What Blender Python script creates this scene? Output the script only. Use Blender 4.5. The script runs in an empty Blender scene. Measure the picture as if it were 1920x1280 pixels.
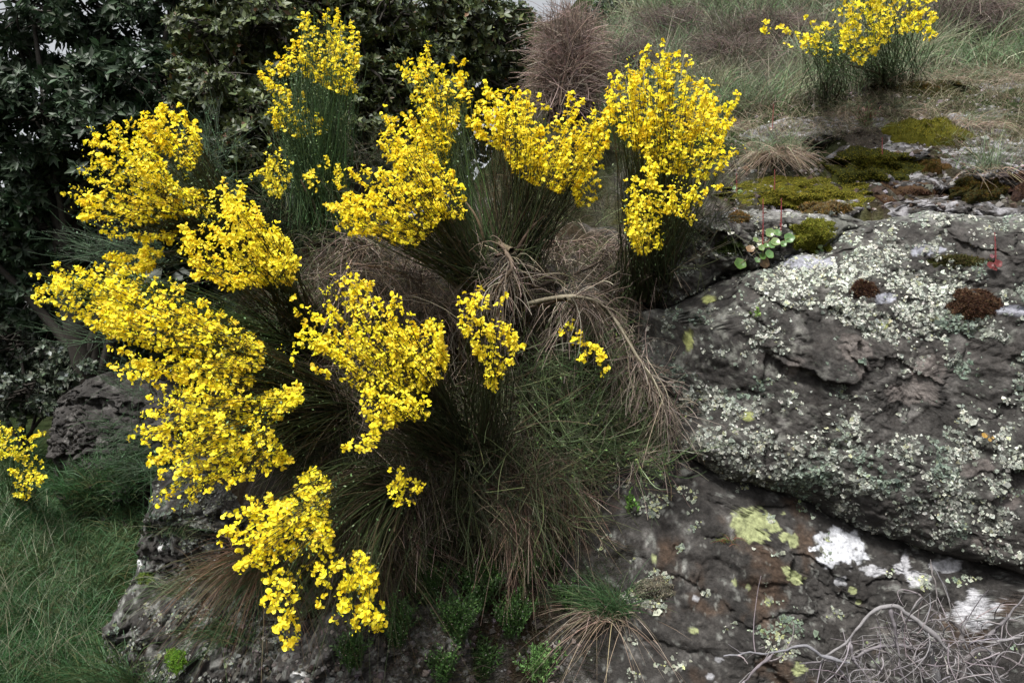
import bpy, math, random
import numpy as np
from mathutils import Vector, Matrix
from mathutils.bvhtree import BVHTree

rng = np.random.default_rng(7)
random.seed(7)
SC = bpy.context.scene
COL = SC.collection

# ------------------------------------------------------------------ camera, sky, sun, exposure
CAM = np.array([0.0, 0.0, 1.6]); FPX = 1493.3
cam_d = bpy.data.cameras.new('camera'); cam_d.lens = 28; cam_d.sensor_width = 36
cam_d.clip_start = 0.05; cam_d.clip_end = 2000
cam = bpy.data.objects.new('camera', cam_d); COL.objects.link(cam)
cam.location = CAM; cam.rotation_euler = (math.radians(90), 0, 0)
SC.camera = cam
SUN_ELEV, SUN_AZ = math.radians(58), math.radians(205)     # azimuth clockwise from +Y: behind the camera, a little left
w = bpy.data.worlds.new('World'); SC.world = w; w.use_nodes = True
nt = w.node_tree; nt.nodes.clear()
sky = nt.nodes.new('ShaderNodeTexSky'); sky.sky_type = 'NISHITA'; sky.sun_disc = False
sky.sun_elevation = SUN_ELEV; sky.sun_rotation = SUN_AZ; sky.dust_density = 4; sky.air_density = 1.0
hs = nt.nodes.new('ShaderNodeHueSaturation'); hs.inputs['Saturation'].default_value = 0.16; hs.inputs['Value'].default_value = 1.0
bg = nt.nodes.new('ShaderNodeBackground'); bg.inputs['Strength'].default_value = 0.12
wo = nt.nodes.new('ShaderNodeOutputWorld')
nt.links.new(sky.outputs[0], hs.inputs['Color']); nt.links.new(hs.outputs[0], bg.inputs[0]); nt.links.new(bg.outputs[0], wo.inputs[0])
sun_d = bpy.data.lights.new('sun', 'SUN'); sun_d.energy = 4.0; sun_d.angle = math.radians(12); sun_d.color = (1.0, 0.97, 0.92)
sun = bpy.data.objects.new('sun', sun_d); COL.objects.link(sun)
sdir = Vector((math.sin(SUN_AZ)*math.cos(SUN_ELEV), math.cos(SUN_AZ)*math.cos(SUN_ELEV), math.sin(SUN_ELEV)))
sun.rotation_euler = sdir.to_track_quat('Z', 'Y').to_euler(); sun.location = (-2, -4, 8)
SC.view_settings.view_transform = 'Standard'; SC.view_settings.look = 'None'
SC.view_settings.exposure = 0.7; SC.view_settings.gamma = 1.0; SC.view_settings.use_curve_mapping = False
SC.cycles.max_bounces = 6; SC.cycles.transparent_max_bounces = 4

# ------------------------------------------------------------------ numpy noise
_perm = np.random.default_rng(3).permutation(256); _perm = np.concatenate([_perm, _perm, _perm])
_g = np.random.default_rng(4).normal(size=(256, 3)); _g /= np.linalg.norm(_g, axis=1)[:, None]
def perlin(P):
    P = np.asarray(P, float); i = np.floor(P).astype(int); f = P-i; i &= 255
    u = f*f*f*(f*(f*6-15)+10); out = 0
    for dx in (0, 1):
        for dy in (0, 1):
            for dz in (0, 1):
                h = _perm[_perm[_perm[i[:, 0]+dx]+i[:, 1]+dy]+i[:, 2]+dz] & 255
                d = f-np.array([dx, dy, dz])
                v = (_g[h]*d).sum(1)
                wx = u[:, 0] if dx else 1-u[:, 0]; wy = u[:, 1] if dy else 1-u[:, 1]; wz = u[:, 2] if dz else 1-u[:, 2]
                out = out+v*wx*wy*wz
    return out*1.5
def fbm(P, o=4, lac=2.1, gain=0.5, seed=0.0):
    P = np.asarray(P, float)+seed*17.31; a = 1; s = 0; n = 0
    for k in range(o):
        s = s+a*perlin(P); n += a; P = P*lac+11.7; a *= gain
    return s/n*1.3
def ridged(P, o=4, seed=0.0):
    P = np.asarray(P, float)+seed*9.7; a = 1; s = 0; n = 0
    for k in range(o):
        s = s+a*(1-np.abs(perlin(P))*2); n += a; P = P*2.15+5.1; a *= .5
    return s/n
def worley(P):
    P = np.asarray(P, float); i = np.floor(P).astype(int); f1 = np.full(len(P), 9.); f2 = f1.copy()
    for dx in (-1, 0, 1):
        for dy in (-1, 0, 1):
            for dz in (-1, 0, 1):
                c = i+[dx, dy, dz]; m = c & 255; h = _perm[_perm[_perm[m[:, 0]]+m[:, 1]]+m[:, 2]] & 255
                q = c+.5+.45*_g[h]; d = np.sqrt(((P-q)**2).sum(1)); f2 = np.minimum(f2, np.maximum(d, f1)); f1 = np.minimum(f1, d)
    return f1, f2
def facets(P, tilt=1.0):
    P = np.asarray(P, float); i = np.floor(P).astype(int); f1 = np.full(len(P), 9.); f2 = f1.copy(); val = np.zeros(len(P))
    for dx in (-1, 0, 1):
        for dy in (-1, 0, 1):
            for dz in (-1, 0, 1):
                c = i+[dx, dy, dz]; m = c & 255; h = _perm[_perm[_perm[m[:, 0]]+m[:, 1]]+m[:, 2]] & 255
                q = c+.5+.45*_g[h]; e = P-q; d = np.sqrt((e**2).sum(1)); v = (e*_g[(h+77) & 255]).sum(1)*tilt+.35*_g[(h+31) & 255][:, 0]
                near = d < f1; val = np.where(near, v, val); f2 = np.minimum(f2, np.maximum(d, f1)); f1 = np.minimum(f1, d)
    return val, f2-f1
def sstep(a, b, x):
    t = np.clip((x-a)/(b-a), 0, 1); return t*t*(3-2*t)
def lerp(a, b, t): return a+(b-a)*t
def norm(v): return v/np.maximum(np.linalg.norm(v, axis=-1, keepdims=True), 1e-9)

# ------------------------------------------------------------------ pixel (1920x1280 frame) -> ray point at depth d
def P(px, py, d):
    px, py, d = np.broadcast_arrays(np.asarray(px, float), np.asarray(py, float), np.asarray(d, float))
    return np.stack([(px-960)/FPX*d, d, 1.6+(640-py)/FPX*d], -1)
def toPx(Q): return 960+Q[..., 0]/Q[..., 1]*FPX, 640-(Q[..., 2]-1.6)/Q[..., 1]*FPX
def in_poly(poly, x, y):
    poly = np.asarray(poly, float); inside = np.zeros(np.shape(x), bool); j = len(poly)-1
    for i in range(len(poly)):
        xi, yi = poly[i]; xj, yj = poly[j]
        if yi != yj:
            c = ((yi > y) != (yj > y)) & (x < (xj-xi)*(y-yi)/(yj-yi)+xi); inside ^= c
        j = i
    return inside
def edge_dist(poly, x, y):
    poly = np.asarray(poly, float); best = np.full(np.shape(x), 1e9)
    for i in range(len(poly)):
        a = poly[i-1]; b = poly[i]; ab = b-a
        t = np.clip(((x-a[0])*ab[0]+(y-a[1])*ab[1])/max((ab**2).sum(), 1e-6), 0, 1)
        best = np.minimum(best, np.hypot(x-a[0]-t*ab[0], y-a[1]-t*ab[1]))
    return best
def poly_area(p):
    p = np.asarray(p, float); return abs((p[:, 0]*np.roll(p[:, 1], 1)-p[:, 1]*np.roll(p[:, 0], 1)).sum())/2
def samp_poly(poly, n):
    poly = np.asarray(poly, float); lo = poly.min(0); hi = poly.max(0); out = []; c = 0
    while c < n:
        q = rng.uniform(lo, hi, (n*3+10, 2)); q = q[in_poly(poly, q[:, 0], q[:, 1])]; out.append(q); c += len(q)
    return np.concatenate(out)[:n]

# ------------------------------------------------------------------ object helpers
def mesh_np(name, V, F, mat, parent=None, col=None, smooth=True, loc=None):
    me = bpy.data.meshes.new(name); V = np.asarray(V, np.float32)
    if parent is not None and loc is None: V = V-np.array(parent['_o'], np.float32)
    if not isinstance(F, (list, tuple)): F = [F]
    F = [np.asarray(f) for f in F if len(f)]
    me.vertices.add(len(V)); me.vertices.foreach_set('co', V.ravel())
    li = np.concatenate([f.ravel() for f in F]).astype(np.int32)
    tot = np.concatenate([np.full(len(f), f.shape[1]) for f in F]).astype(np.int32)
    st = np.concatenate([[0], np.cumsum(tot)[:-1]]).astype(np.int32)
    me.loops.add(len(li)); me.loops.foreach_set('vertex_index', li)
    me.polygons.add(len(tot)); me.polygons.foreach_set('loop_start', st); me.polygons.foreach_set('loop_total', tot)
    me.polygons.foreach_set('use_smooth', np.full(len(tot), smooth))
    if col is not None:
        c = np.ones((len(V), 4), np.float32); c[:, :3] = col
        a = me.color_attributes.new('col', 'FLOAT_COLOR', 'POINT'); a.data.foreach_set('color', c.ravel())
    me.update(calc_edges=True); me.materials.append(mat)
    if name is None: return me
    o = bpy.data.objects.new(name, me); COL.objects.link(o)
    if parent is not None: o.parent = parent
    return o
def thing(name, label, cat, loc=(0, 0, 0), group=None):
    o = bpy.data.objects.new(name, None); COL.objects.link(o); o.empty_display_size = .05
    o.location = loc; o['_o'] = [float(v) for v in loc]
    o['label'] = label; o['category'] = cat
    if group: o['group'] = group
    return o
def tag(o, label, cat, group=None, kind=None):
    o['label'] = label; o['category'] = cat
    if group: o['group'] = group
    if kind: o['kind'] = kind
    return o
def stuff(o): o['kind'] = 'stuff'; return o
def tubes(paths, rad, sides=3):
    paths = np.asarray(paths, float); N, K, _ = paths.shape; rad = np.broadcast_to(rad, (N, K))
    t = norm(np.gradient(paths, axis=1)); ref = norm(rng.normal(size=(N, 1, 3)))
    n1 = norm(np.cross(t, ref)); n2 = np.cross(t, n1); an = np.arange(sides)*2*math.pi/sides
    V = paths[:, :, None]+rad[:, :, None, None]*(np.cos(an)[:, None]*n1[:, :, None]+np.sin(an)[:, None]*n2[:, :, None])
    V = V.reshape(-1, 3)
    n, k, s = np.meshgrid(np.arange(N), np.arange(K-1), np.arange(sides), indexing='ij'); s2 = (s+1) % sides
    b = n*K*sides
    F = np.stack([b+k*sides+s, b+k*sides+s2, b+(k+1)*sides+s2, b+(k+1)*sides+s], -1).reshape(-1, 4)
    return V, F
def ribbons(paths, wid):
    paths = np.asarray(paths, float); N, K, _ = paths.shape; wid = np.broadcast_to(wid, (N, K))
    t = norm(np.gradient(paths, axis=1)); ref = norm(rng.normal(size=(N, 1, 3))*[1, 1, .2])
    n1 = norm(np.cross(t, ref))
    V = np.stack([paths-n1*wid[..., None]/2, paths+n1*wid[..., None]/2], 2).reshape(-1, 3)
    n, k = np.meshgrid(np.arange(N), np.arange(K-1), indexing='ij'); b = (n*K+k)*2
    return V, np.stack([b, b+1, b+3, b+2], -1).reshape(-1, 4)
def rep(c, n): return np.repeat(np.asarray(c), n, axis=0)
def frames(f, up):                       # rotation matrices with local z = f, local y ~ up
    z = norm(f); x = norm(np.cross(up, z)); y = np.cross(z, x)
    return np.stack([x, y, z], -1)
def scatter(T, TF, pos, R, s, tc=None, ic=None):
    T = np.asarray(T, float); N = len(pos); s = np.broadcast_to(s, (N,))
    V = np.einsum('nij,kj->nki', R, T)*s[:, None, None]+pos[:, None]
    Fs = []
    for f in (TF if isinstance(TF, list) else [TF]):
        f = np.asarray(f); Fs.append((np.arange(N)[:, None, None]*len(T)+f[None]).reshape(-1, f.shape[1]))
    c = None
    if ic is not None:
        c = np.repeat(np.asarray(ic)[:, None], len(T), 1)
        if tc is not None: c = c*np.asarray(tc)[None]
        c = c.reshape(-1, 3)
    return V.reshape(-1, 3), Fs, c
def join(parts):
    Vs, Fs, Cs = [], [], []; o = 0
    for V, F, C in parts:
        Vs.append(V); Cs.append(C)
        for f in (F if isinstance(F, list) else [F]): Fs.append(np.asarray(f)+o)
        o += len(V)
    by = {}
    for f in Fs: by.setdefault(f.shape[1], []).append(f)
    return np.concatenate(Vs), [np.concatenate(v) for v in by.values()], np.concatenate(Cs)
def jit(base, n, dv=.2, dh=.06):
    c = np.array(base)[None]*np.exp(rng.normal(0, dv, (n, 1)))*np.exp(rng.normal(0, dh, (n, 3))); return np.clip(c, 0, 1)
def pick(cols, n, wts=None, dv=.2, dh=.06):
    cols = np.array(cols); i = rng.choice(len(cols), n, p=None if wts is None else np.array(wts)/sum(wts))
    return np.clip(cols[i]*np.exp(rng.normal(0, dv, (n, 1)))*np.exp(rng.normal(0, dh, (n, 3))), 0, 1)

# ------------------------------------------------------------------ materials
def material(name, rough=.8, spec=.3, trans=0.0, nscale=0, nlo=.6, nhi=1.4, bump=0, bscale=60, bdist=.004, fine=None):
    m = bpy.data.materials.new(name); m.use_nodes = True; n = m.node_tree.nodes; l = m.node_tree.links
    b = n['Principled BSDF']; out = n['Material Output']
    a = n.new('ShaderNodeVertexColor'); a.layer_name = 'col'; c = a.outputs['Color']
    tc = n.new('ShaderNodeTexCoord')
    if nscale:
        for sc_, lo, hi in [(nscale, nlo, nhi)]+([fine] if fine else []):
            t = n.new('ShaderNodeTexNoise'); t.inputs['Scale'].default_value = sc_; t.inputs['Detail'].default_value = 6
            t.inputs['Roughness'].default_value = .65
            l.new(tc.outputs['Object'], t.inputs['Vector'])
            mr = n.new('ShaderNodeMapRange'); mr.inputs[1].default_value = .3; mr.inputs[2].default_value = .7
            mr.inputs[3].default_value = lo; mr.inputs[4].default_value = hi
            l.new(t.outputs['Fac'], mr.inputs[0])
            mx = n.new('ShaderNodeMix'); mx.data_type = 'RGBA'; mx.blend_type = 'MULTIPLY'; mx.inputs[0].default_value = 1
            l.new(c, mx.inputs[6]); l.new(mr.outputs[0], mx.inputs[7]); c = mx.outputs[2]
    if bump:
        t = n.new('ShaderNodeTexNoise'); t.inputs['Scale'].default_value = bscale; t.inputs['Detail'].default_value = 8
        t.inputs['Roughness'].default_value = .7
        l.new(tc.outputs['Object'], t.inputs['Vector'])
        bp = n.new('ShaderNodeBump'); bp.inputs['Strength'].default_value = bump; bp.inputs['Distance'].default_value = bdist
        l.new(t.outputs['Fac'], bp.inputs['Height']); l.new(bp.outputs[0], b.inputs['Normal'])
    l.new(c, b.inputs['Base Color']); b.inputs['Roughness'].default_value = rough
    b.inputs['Specular IOR Level'].default_value = spec
    if trans:
        tr = n.new('ShaderNodeBsdfTranslucent'); l.new(c, tr.inputs['Color'])
        mix = n.new('ShaderNodeMixShader'); mix.inputs[0].default_value = trans
        l.new(b.outputs[0], mix.inputs[1]); l.new(tr.outputs[0], mix.inputs[2]); l.new(mix.outputs[0], out.inputs['Surface'])
    return m
M_ROCK = material('schist_rock', .85, .25, 0, 9, .55, 1.5, .9, 45, .012, fine=(70, .55, 1.5))
M_SOIL = material('soil', 1.0, .0, 0, 11, .45, 1.6, 1, 45, .03, fine=(80, .5, 1.5))
M_FLOWER = material('petal', .55, .25, .35)
M_STEM = material('stem', .6, .35)
M_WOOD = material('bark', .8, .25, 0, 60, .7, 1.3, .6, 120, .002)
M_DRY = material('dry_twig', .75, .3)
M_LEAF = material('oak_leaf', .5, .35, .12)
M_GRASS = material('grass_blade', .55, .3, .25)
M_LICHEN = material('lichen', .9, .1, .1, 160, .75, 1.25)
M_MOSS = material('moss', .9, .1, .1)
M_SUCC = material('succulent_leaf', .35, .5, .15, 220, .85, 1.15)

# ------------------------------------------------------------------ terrain
def H(x, y):
    x = np.asarray(x, float); y = np.asarray(y, float)
    q = np.stack([x*.9, y*.9, 0*x], -1)
    w1 = fbm(q.reshape(-1, 3), 3, seed=1).reshape(x.shape)
    s2 = y-2.86-.24*sstep(.0, .55, x)-.10*w1*2
    s1 = (x+1.36+.55*np.clip(y-3.0, -1, .7))*.8+.18*w1
    k = .18; hh = np.clip(.5+.5*(s2-s1)/k, 0, 1); s = lerp(s2, s1, hh)-k*hh*(1-hh)
    z = np.interp(s, [-.3, 0, .15, .35, .5, .8, 1.2], [0, .04, .62, 1.5, 1.93, 2.1, 2.15])
    hill = sstep(-1.9, .6, x+.02*y)
    ss = .50+.10*sstep(.5, 3.5, x)
    yy = np.minimum(y, 13.5)+.12*np.maximum(y-13.5, 0)*np.exp(-np.maximum(y-13.5, 0)/60)
    z = z+hill*sstep(.6, 1.6, s)*ss*np.maximum(yy-3.75, 0)
    z = z+.15*np.clip(y-3.7, 0, 5)*(1-sstep(-.2, .5, s))+.015*np.maximum(y-3, 0)*(1-hill)
    reg = sstep(3.3, 3.6, y)*(1-sstep(4.6, 5.4, y))*sstep(.3, .9, x)
    tt = z/.13+.9*w1+.35*x; fr = tt-np.floor(tt); z = z+reg*.13*(sstep(.55, 1., fr)-fr)*.9
    fv, fe = facets(np.stack([x*3.2+.4*w1, y*3.6, z*5], -1).reshape(-1, 3), .9); fw, _ = facets(np.stack([x*9, y*10, z*9], -1).reshape(-1, 3), .9)
    z = z+(reg+.4*sstep(0, .3, s)*(1-sstep(4.6, 5.4, y)))*(.055*fv+.022*fw).reshape(x.shape)
    z = z+.25*sstep(5.5, 8, y)*hill*fbm(np.stack([x*.8, y*.8, 0*x], -1).reshape(-1, 3), 3, seed=12).reshape(x.shape)
    a = sstep(.0, .3, s); far = sstep(2, 6, y)
    n1 = fbm(np.stack([x*1.7, y*1.7, z*1.2], -1).reshape(-1, 3), 4, seed=2).reshape(x.shape)
    n2 = fbm(np.stack([x*6, y*6, z*5], -1).reshape(-1, 3), 4, seed=3).reshape(x.shape)
    near = np.exp(-np.maximum(y-12, 0)/10)
    return z+(.02+.14*a*near+.05*far)*n1+(.012+.035*a)*n2*near
def axis(lo, hi, fine_lo, fine_hi, step, n_out):
    mid = np.arange(fine_lo, fine_hi+step/2, step)
    g = np.geomspace(step*1.2, hi-fine_hi, n_out); g2 = np.geomspace(step*1.2, fine_lo-lo, n_out)
    return np.concatenate([(fine_lo-g2)[::-1], mid, fine_hi+g])
gx = axis(-500, 500, -3.4, 3.6, .03, 45)
gy = np.concatenate([[-300, -100, -30, -10, -3, 0, 1.2, 1.9], np.arange(2.3, 5.0, .024), 5+np.geomspace(.03, 700, 110)])
X, Y = np.meshgrid(gx, gy); Z = H(X, Y)
Vt = np.stack([X, Y, Z], -1).reshape(-1, 3); nx, ny = len(gx), len(gy)
i, j = np.meshgrid(np.arange(nx-1), np.arange(ny-1)); b0 = j*nx+i
Ft = np.stack([b0, b0+1, b0+1+nx, b0+nx], -1).reshape(-1, 4)
nn = fbm(Vt*[.8, .8, .8], 4, seed=5); n3 = fbm(Vt*5, 4, seed=6)
soil = np.array([.035, .026, .018]); turf = np.array([.020, .030, .012]); dry = np.array([.05, .042, .028])
onb = sstep(-2.1, -1.7, Vt[:, 0])*(1-sstep(3.6, 5.2, Vt[:, 1]+.5*nn))
ct = lerp(turf, dry, sstep(-.1, .5, nn)[:, None]); ct = lerp(ct, soil*(1+.6*n3[:, None]), onb[:, None])
ct = lerp(ct, np.array([.09, .085, .08]), (onb*sstep(.15, .4, n3))[:, None])
led = onb*sstep(3.2, 3.5, Vt[:, 1])*sstep(.3, .8, Vt[:, 0]); ct = lerp(ct, np.array([.13, .12, .11]), (led*sstep(-.1, .3, fbm(Vt*9, 4, seed=14)))[:, None]); ct = lerp(ct, np.array([.05, .055, .015]), (led*sstep(.1, .3, fbm(Vt*4, 3, seed=15)))[:, None])
ground = mesh_np('ground', Vt, Ft, M_SOIL, col=np.clip(ct, .005, 1)); ground['kind'] = 'structure'
ground['label'] = 'sloping earth bank and hillside rising to the right'

BVT = BVHTree.FromPolygons(Vt.tolist(), Ft.tolist())
def ground_d(px, py):
    r = BVT.ray_cast(Vector(CAM), Vector(((px-960)/FPX, 1, (640-py)/FPX)).normalized(), 60); return r[0].y if r[0] is not None else 5.0
# ------------------------------------------------------------------ rocks: pillow solids with a traced outline, own depth and thickness
ROCKS = []
def rock(name, label, poly, db, dtp, thick, amp=.03, strata=(.35, .018), nA=240, nR=90, seed=0, box=.5, colf=None, center=None, rough_edge=8, cat='rock', group=None, lump=2.2, frac=.012, facet=.03):
    poly = np.array(poly, float)
    c = poly.mean(0) if center is None else np.array(center, float)
    # silhouette radius by angle (star shaped)
    th = np.linspace(0, 2*math.pi, nA, endpoint=False); R = np.zeros(nA)
    for k in range(nA):
        d = np.array([math.cos(th[k]), math.sin(th[k])]); best = 0
        for m in range(len(poly)):
            a = poly[m-1]-c; b = poly[m]-c; e = b-a; den = d[0]*e[1]-d[1]*e[0]
            if abs(den) < 1e-9: continue
            t = (a[0]*e[1]-a[1]*e[0])/den; u = (a[0]*d[1]-a[1]*d[0])/den
            if t > best and -1e-6 <= u <= 1+1e-6: best = t
        R[k] = best
    R = (np.roll(R, 1)+2*R+np.roll(R, -1))/4
    R += rough_edge*fbm(np.stack([np.cos(th)*6, np.sin(th)*6, 0*th+seed], -1), 4)
    v = np.linspace(0, 1, nR); rho = np.where(v < .72, (v/.72), np.where(v < .9, 1, 1-(v-.9)/.1*.98)); rho[0] = 0
    rho = np.minimum(rho, 1)
    depth = np.where(v < .72, 1-(1-np.clip(v/.72, 0, 1)**(2/box))**box, 0)*.35
    depth = np.where(v >= .72, .35+.65*np.clip((v-.72)/.18, 0, 1), depth)
    px = c[0]+rho[:, None]*R[None]*np.cos(th)[None]; py = c[1]+rho[:, None]*R[None]*np.sin(th)[None]
    y0, y1 = poly[:, 1].min(), poly[:, 1].max()
    d = lerp(dtp, db, np.clip((py-y0)/(y1-y0), 0, 1))
    Q = P(px, py, d); Q[..., 1] += depth[:, None]*thick
    Q = Q.reshape(-1, 3)
    n_ = np.stack([fbm(Q*lump, 4, seed=seed+k) for k in range(3)], -1)
    Q = Q+n_*amp*[1, 1.6, 1]
    n2 = np.stack([fbm(Q*9, 4, seed=seed+5+k) for k in range(3)], -1); Q = Q+n2*amp*.28
    al = strata[0]; ca, sa = math.cos(al), math.sin(al)
    u = Q[:, 0]*ca-Q[:, 2]*sa; w_ = Q[:, 0]*sa+Q[:, 2]*ca
    w_ = w_+.10*fbm(Q*2.2, 3, seed=seed+8); st = ridged(np.stack([u*2.6, Q[:, 1]*2, w_*7], -1), 4, seed=seed); blocky = np.tanh(4*(st-.55))
    Q[:, 1] -= strata[1]*blocky
    fi = fbm(Q*40, 3, seed=seed); Q[:, 1] += .005*fi; Q[:, 1] -= amp*.3*np.abs(fbm(Q*16, 3, seed=seed+9))
    A = np.arange(nA); k, a = np.meshgrid(np.arange(nR-1), A, indexing='ij'); a2 = (a+1) % nA
    F = np.stack([k*nA+a, k*nA+a2, (k+1)*nA+a2, (k+1)*nA+a], -1).reshape(-1, 4)
    ppx, ppy = toPx(Q)
    pw = np.stack([u*2.4, Q[:, 1]*4, w_*6.5], -1)+.35*n2; f1, f2 = worley(pw+seed); g1, g2 = worley(pw*2.6+seed+5)
    Q[:, 1] += frac*(.9*np.clip(1-(f2-f1)/.22, 0, 1)**2+.55*f1-.3)+frac*.35*(np.clip(1-(g2-g1)/.25, 0, 1)**2+.5*g1); Q[:, 2] += frac*.3*(f1-.5)
    v1, e1 = facets(np.stack([u*1.5, Q[:, 1]*2, w_*2.6], -1)+.25*n_+seed*3, .9); v2, e2 = facets(np.stack([u*5, Q[:, 1]*5, w_*9], -1)+.2*n2+seed, .9)
    Q[:, 1] += facet*(v1+.32*v2); Q[:, 2] += facet*.25*v2
    base = np.array([.033, .0305, .0285]); nb = fbm(Q*3, 4, seed=seed+2); nc = fbm(Q*13, 4, seed=seed+3)
    C = base*(1+.5*nb[:, None]); C = lerp(C, np.array([.10, .095, .09]), (sstep(.1, .5, nc)*.75)[:, None])
    C = lerp(C, np.array([.014, .012, .011]), (sstep(.06, .0, e1)*.8)[:, None]); C = lerp(C, np.array([.018, .016, .015]), (sstep(.06, .0, e2)*.5)[:, None]); C = C*(1+.35*v2[:, None])
    if colf: C = colf(C, Q, ppx, ppy, nb, nc)
    o = mesh_np(name, Q, F, M_ROCK, col=np.clip(C, .004, 1)); tag(o, label, cat, group)
    o['_o'] = [0, 0, 0]
    ROCKS.append((Q, F)); return o
def blot(C, px, py, cx, cy, rx, ry, col, nz, s=.45, a=1.0):
    w8 = fbm(np.stack([px/26, py/20, 0*px+cx], -1), 4, seed=99); r = np.hypot((px-cx)/rx, (py-cy)/ry)*1.05+nz*s*.7+.6*w8
    return lerp(C, np.array(col), (sstep(1.08, .92, r)*a)[:, None])
def lichen_mask(x, y):
    q = np.stack([x/70, y/48, 0*x], -1); m = fbm(q, 4, seed=71)+.85*fbm(q*5, 3, seed=72)
    b = .0+0*x+.02*sstep(720, 860, y)
    for cx, cy, rx, ry, a in [(1470, 520, 110, 45, .55), (1660, 500, 150, 60, .4), (1720, 560, 150, 60, .45), (1800, 610, 90, 50, .45), (1600, 590, 60, 50, .2), (1330, 790, 120, 90, .35),
        (1500, 900, 170, 70, .3), (1800, 930, 200, 110, .25), (1600, 820, 150, 90, .12), (1700, 740, 90, 60, -.45), (1540, 640, 60, 50, -.35), (1790, 500, 90, 20, -.3), (1560, 420, 60, 20, .35),
        (1740, 400, 200, 22, .4), (1900, 640, 60, 120, -.05), (1530, 725, 60, 60, -.35), (1340, 640, 80, 60, -.1), (1240, 680, 40, 90, .1)]:
        b = b+a*np.exp(-((x-cx)/rx)**2-((y-cy)/ry)**2)
    return m+b
def col_boulder(C, Q, px, py, nb, nc):
    f = fbm(Q*30, 3, seed=30); n_ = fbm(Q*7, 4, seed=31)
    C = lerp(C, np.array([.050, .045, .042]), (sstep(-.1, .4, n_)*.6)[:, None])
    C = lerp(C, np.array([.20, .205, .18]), (sstep(.15, .4, f+.5*nc)*.55*sstep(1700, 1250, px))[:, None])
    mk = lichen_mask(px, py); C = lerp(C, np.array([.085, .088, .077])*(1+.7*f[:, None]), (sstep(.05, .5, mk)*.7)[:, None])
    for b in [(1600, 650, 30, 26), (1615, 690, 14, 30), (1485, 690, 16, 22), (1700, 735, 38, 20), (1740, 700, 34, 46), (1820, 875, 30, 16), (1850, 1020, 36, 14), (1890, 940, 24, 14)]:
        C = blot(C, px, py, *b, (.115, .10, .093), nc+f*.4, .45, .7)
    for b in [(1510, 493, 60, 12), (1740, 470, 40, 9), (1660, 560, 20, 10), (1900, 580, 40, 12)]:
        C = blot(C, px, py, *b, (.24, .245, .28), nc)
    for b in [(1655, 608, 14, 9), (1405, 780, 14, 9), (1290, 640, 10, 20), (1330, 560, 14, 8)]:
        C = blot(C, px, py, *b, (.27, .29, .11), nc)
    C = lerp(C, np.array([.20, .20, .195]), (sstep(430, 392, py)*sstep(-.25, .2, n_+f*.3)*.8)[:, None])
    return C
def col_slab(C, Q, px, py, nb, nc):
    f = fbm(Q*34, 3, seed=40); n_ = fbm(Q*5, 4, seed=41)
    C = C*.85
    C = lerp(C, np.array([.055, .033, .02]), (sstep(.15, .5, n_)*.6)[:, None])
    C = blot(C, px, py, 1575, 1028, 52, 30, (.42, .43, .46), nc+f*.6, .8)
    for b in [(1635, 1070, 26, 12), (1580, 1091, 12, 9), (1690, 1062, 16, 13), (1722, 1085, 24, 16), (1835, 1150, 42, 38), (1830, 1128, 10, 26), (1700, 1050, 9, 18), (1305, 1125, 6, 6), (1330, 1265, 7, 7), (1350, 1235, 8, 5), (1780, 1060, 34, 14)]:
        C = blot(C, px, py, *b, (.27, .27, .285), nc+f*.6, .8)
    for b in [(1412, 985, 44, 24), (1385, 970, 20, 12), (1483, 1008, 18, 10), (1490, 1020, 12, 12), (1495, 1082, 16, 9), (1474, 1066, 8, 8), (1400, 1100, 6, 6), (1440, 1125, 8, 8), (1600, 1107, 9, 7), (1375, 1090, 6, 8), (1615, 1130, 6, 5), (1495, 1250, 12, 10), (1300, 1180, 10, 5), (1225, 1045, 7, 9)]:
        C = blot(C, px, py, *b, (.22, .24, .12), nc+f*.8, 1.0)
    C = lerp(C, np.array([.19, .195, .18]), (sstep(.32, .5, f+.4*nc)*.5)[:, None])
    return C
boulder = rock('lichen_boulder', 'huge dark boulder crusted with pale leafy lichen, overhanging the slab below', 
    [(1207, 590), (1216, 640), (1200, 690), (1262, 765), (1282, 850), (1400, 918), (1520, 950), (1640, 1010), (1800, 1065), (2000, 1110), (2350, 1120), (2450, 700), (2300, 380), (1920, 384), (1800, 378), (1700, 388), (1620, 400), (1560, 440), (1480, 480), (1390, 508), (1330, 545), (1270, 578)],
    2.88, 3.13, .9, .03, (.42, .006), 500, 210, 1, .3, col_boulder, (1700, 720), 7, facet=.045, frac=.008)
shoulder = rock('shoulder_rock', 'dark rock wedge between the broom and the lichen boulder, split off by a crack',
    [(1208, 548), (1235, 480), (1290, 420), (1350, 392), (1450, 382), (1600, 388), (1680, 410), (1560, 470), (1470, 500), (1390, 512), (1330, 548), (1268, 580)],
    3.10, 3.22, .7, .035, (.42, .015), 360, 110, 2, .5, col_boulder, (1420, 450), 6, frac=.015, facet=.06)
slab = rock('lower_slab', 'smooth dark slab with white and yellow lichen blotches under the boulder',
    [(1020, 1090), (1090, 960), (1180, 870), (1280, 825), (1420, 900), (1540, 940), (1660, 985), (1920, 1060), (2350, 1100), (2350, 1560), (900, 1560)],
    2.72, 3.08, .9, .03, (.38, .005), 470, 210, 3, .4, col_slab, (1560, 1240), 7, facet=.025, frac=.006)
def col_left(C, Q, px, py, nb, nc):
    f = fbm(Q*26, 3, seed=50)
    C = lerp(C, np.array([.17, .175, .165]), (sstep(.08, .4, f+.5*nc)*.7)[:, None])
    for b in [(320, 980, 16, 12), (330, 985, 8, 14), (345, 1100, 14, 10), (295, 1030, 10, 10), (560, 1265, 16, 14), (250, 1060, 12, 8)]:
        C = blot(C, px, py, *b, (.5, .5, .5), nc+f*.3)
    return C
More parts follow.
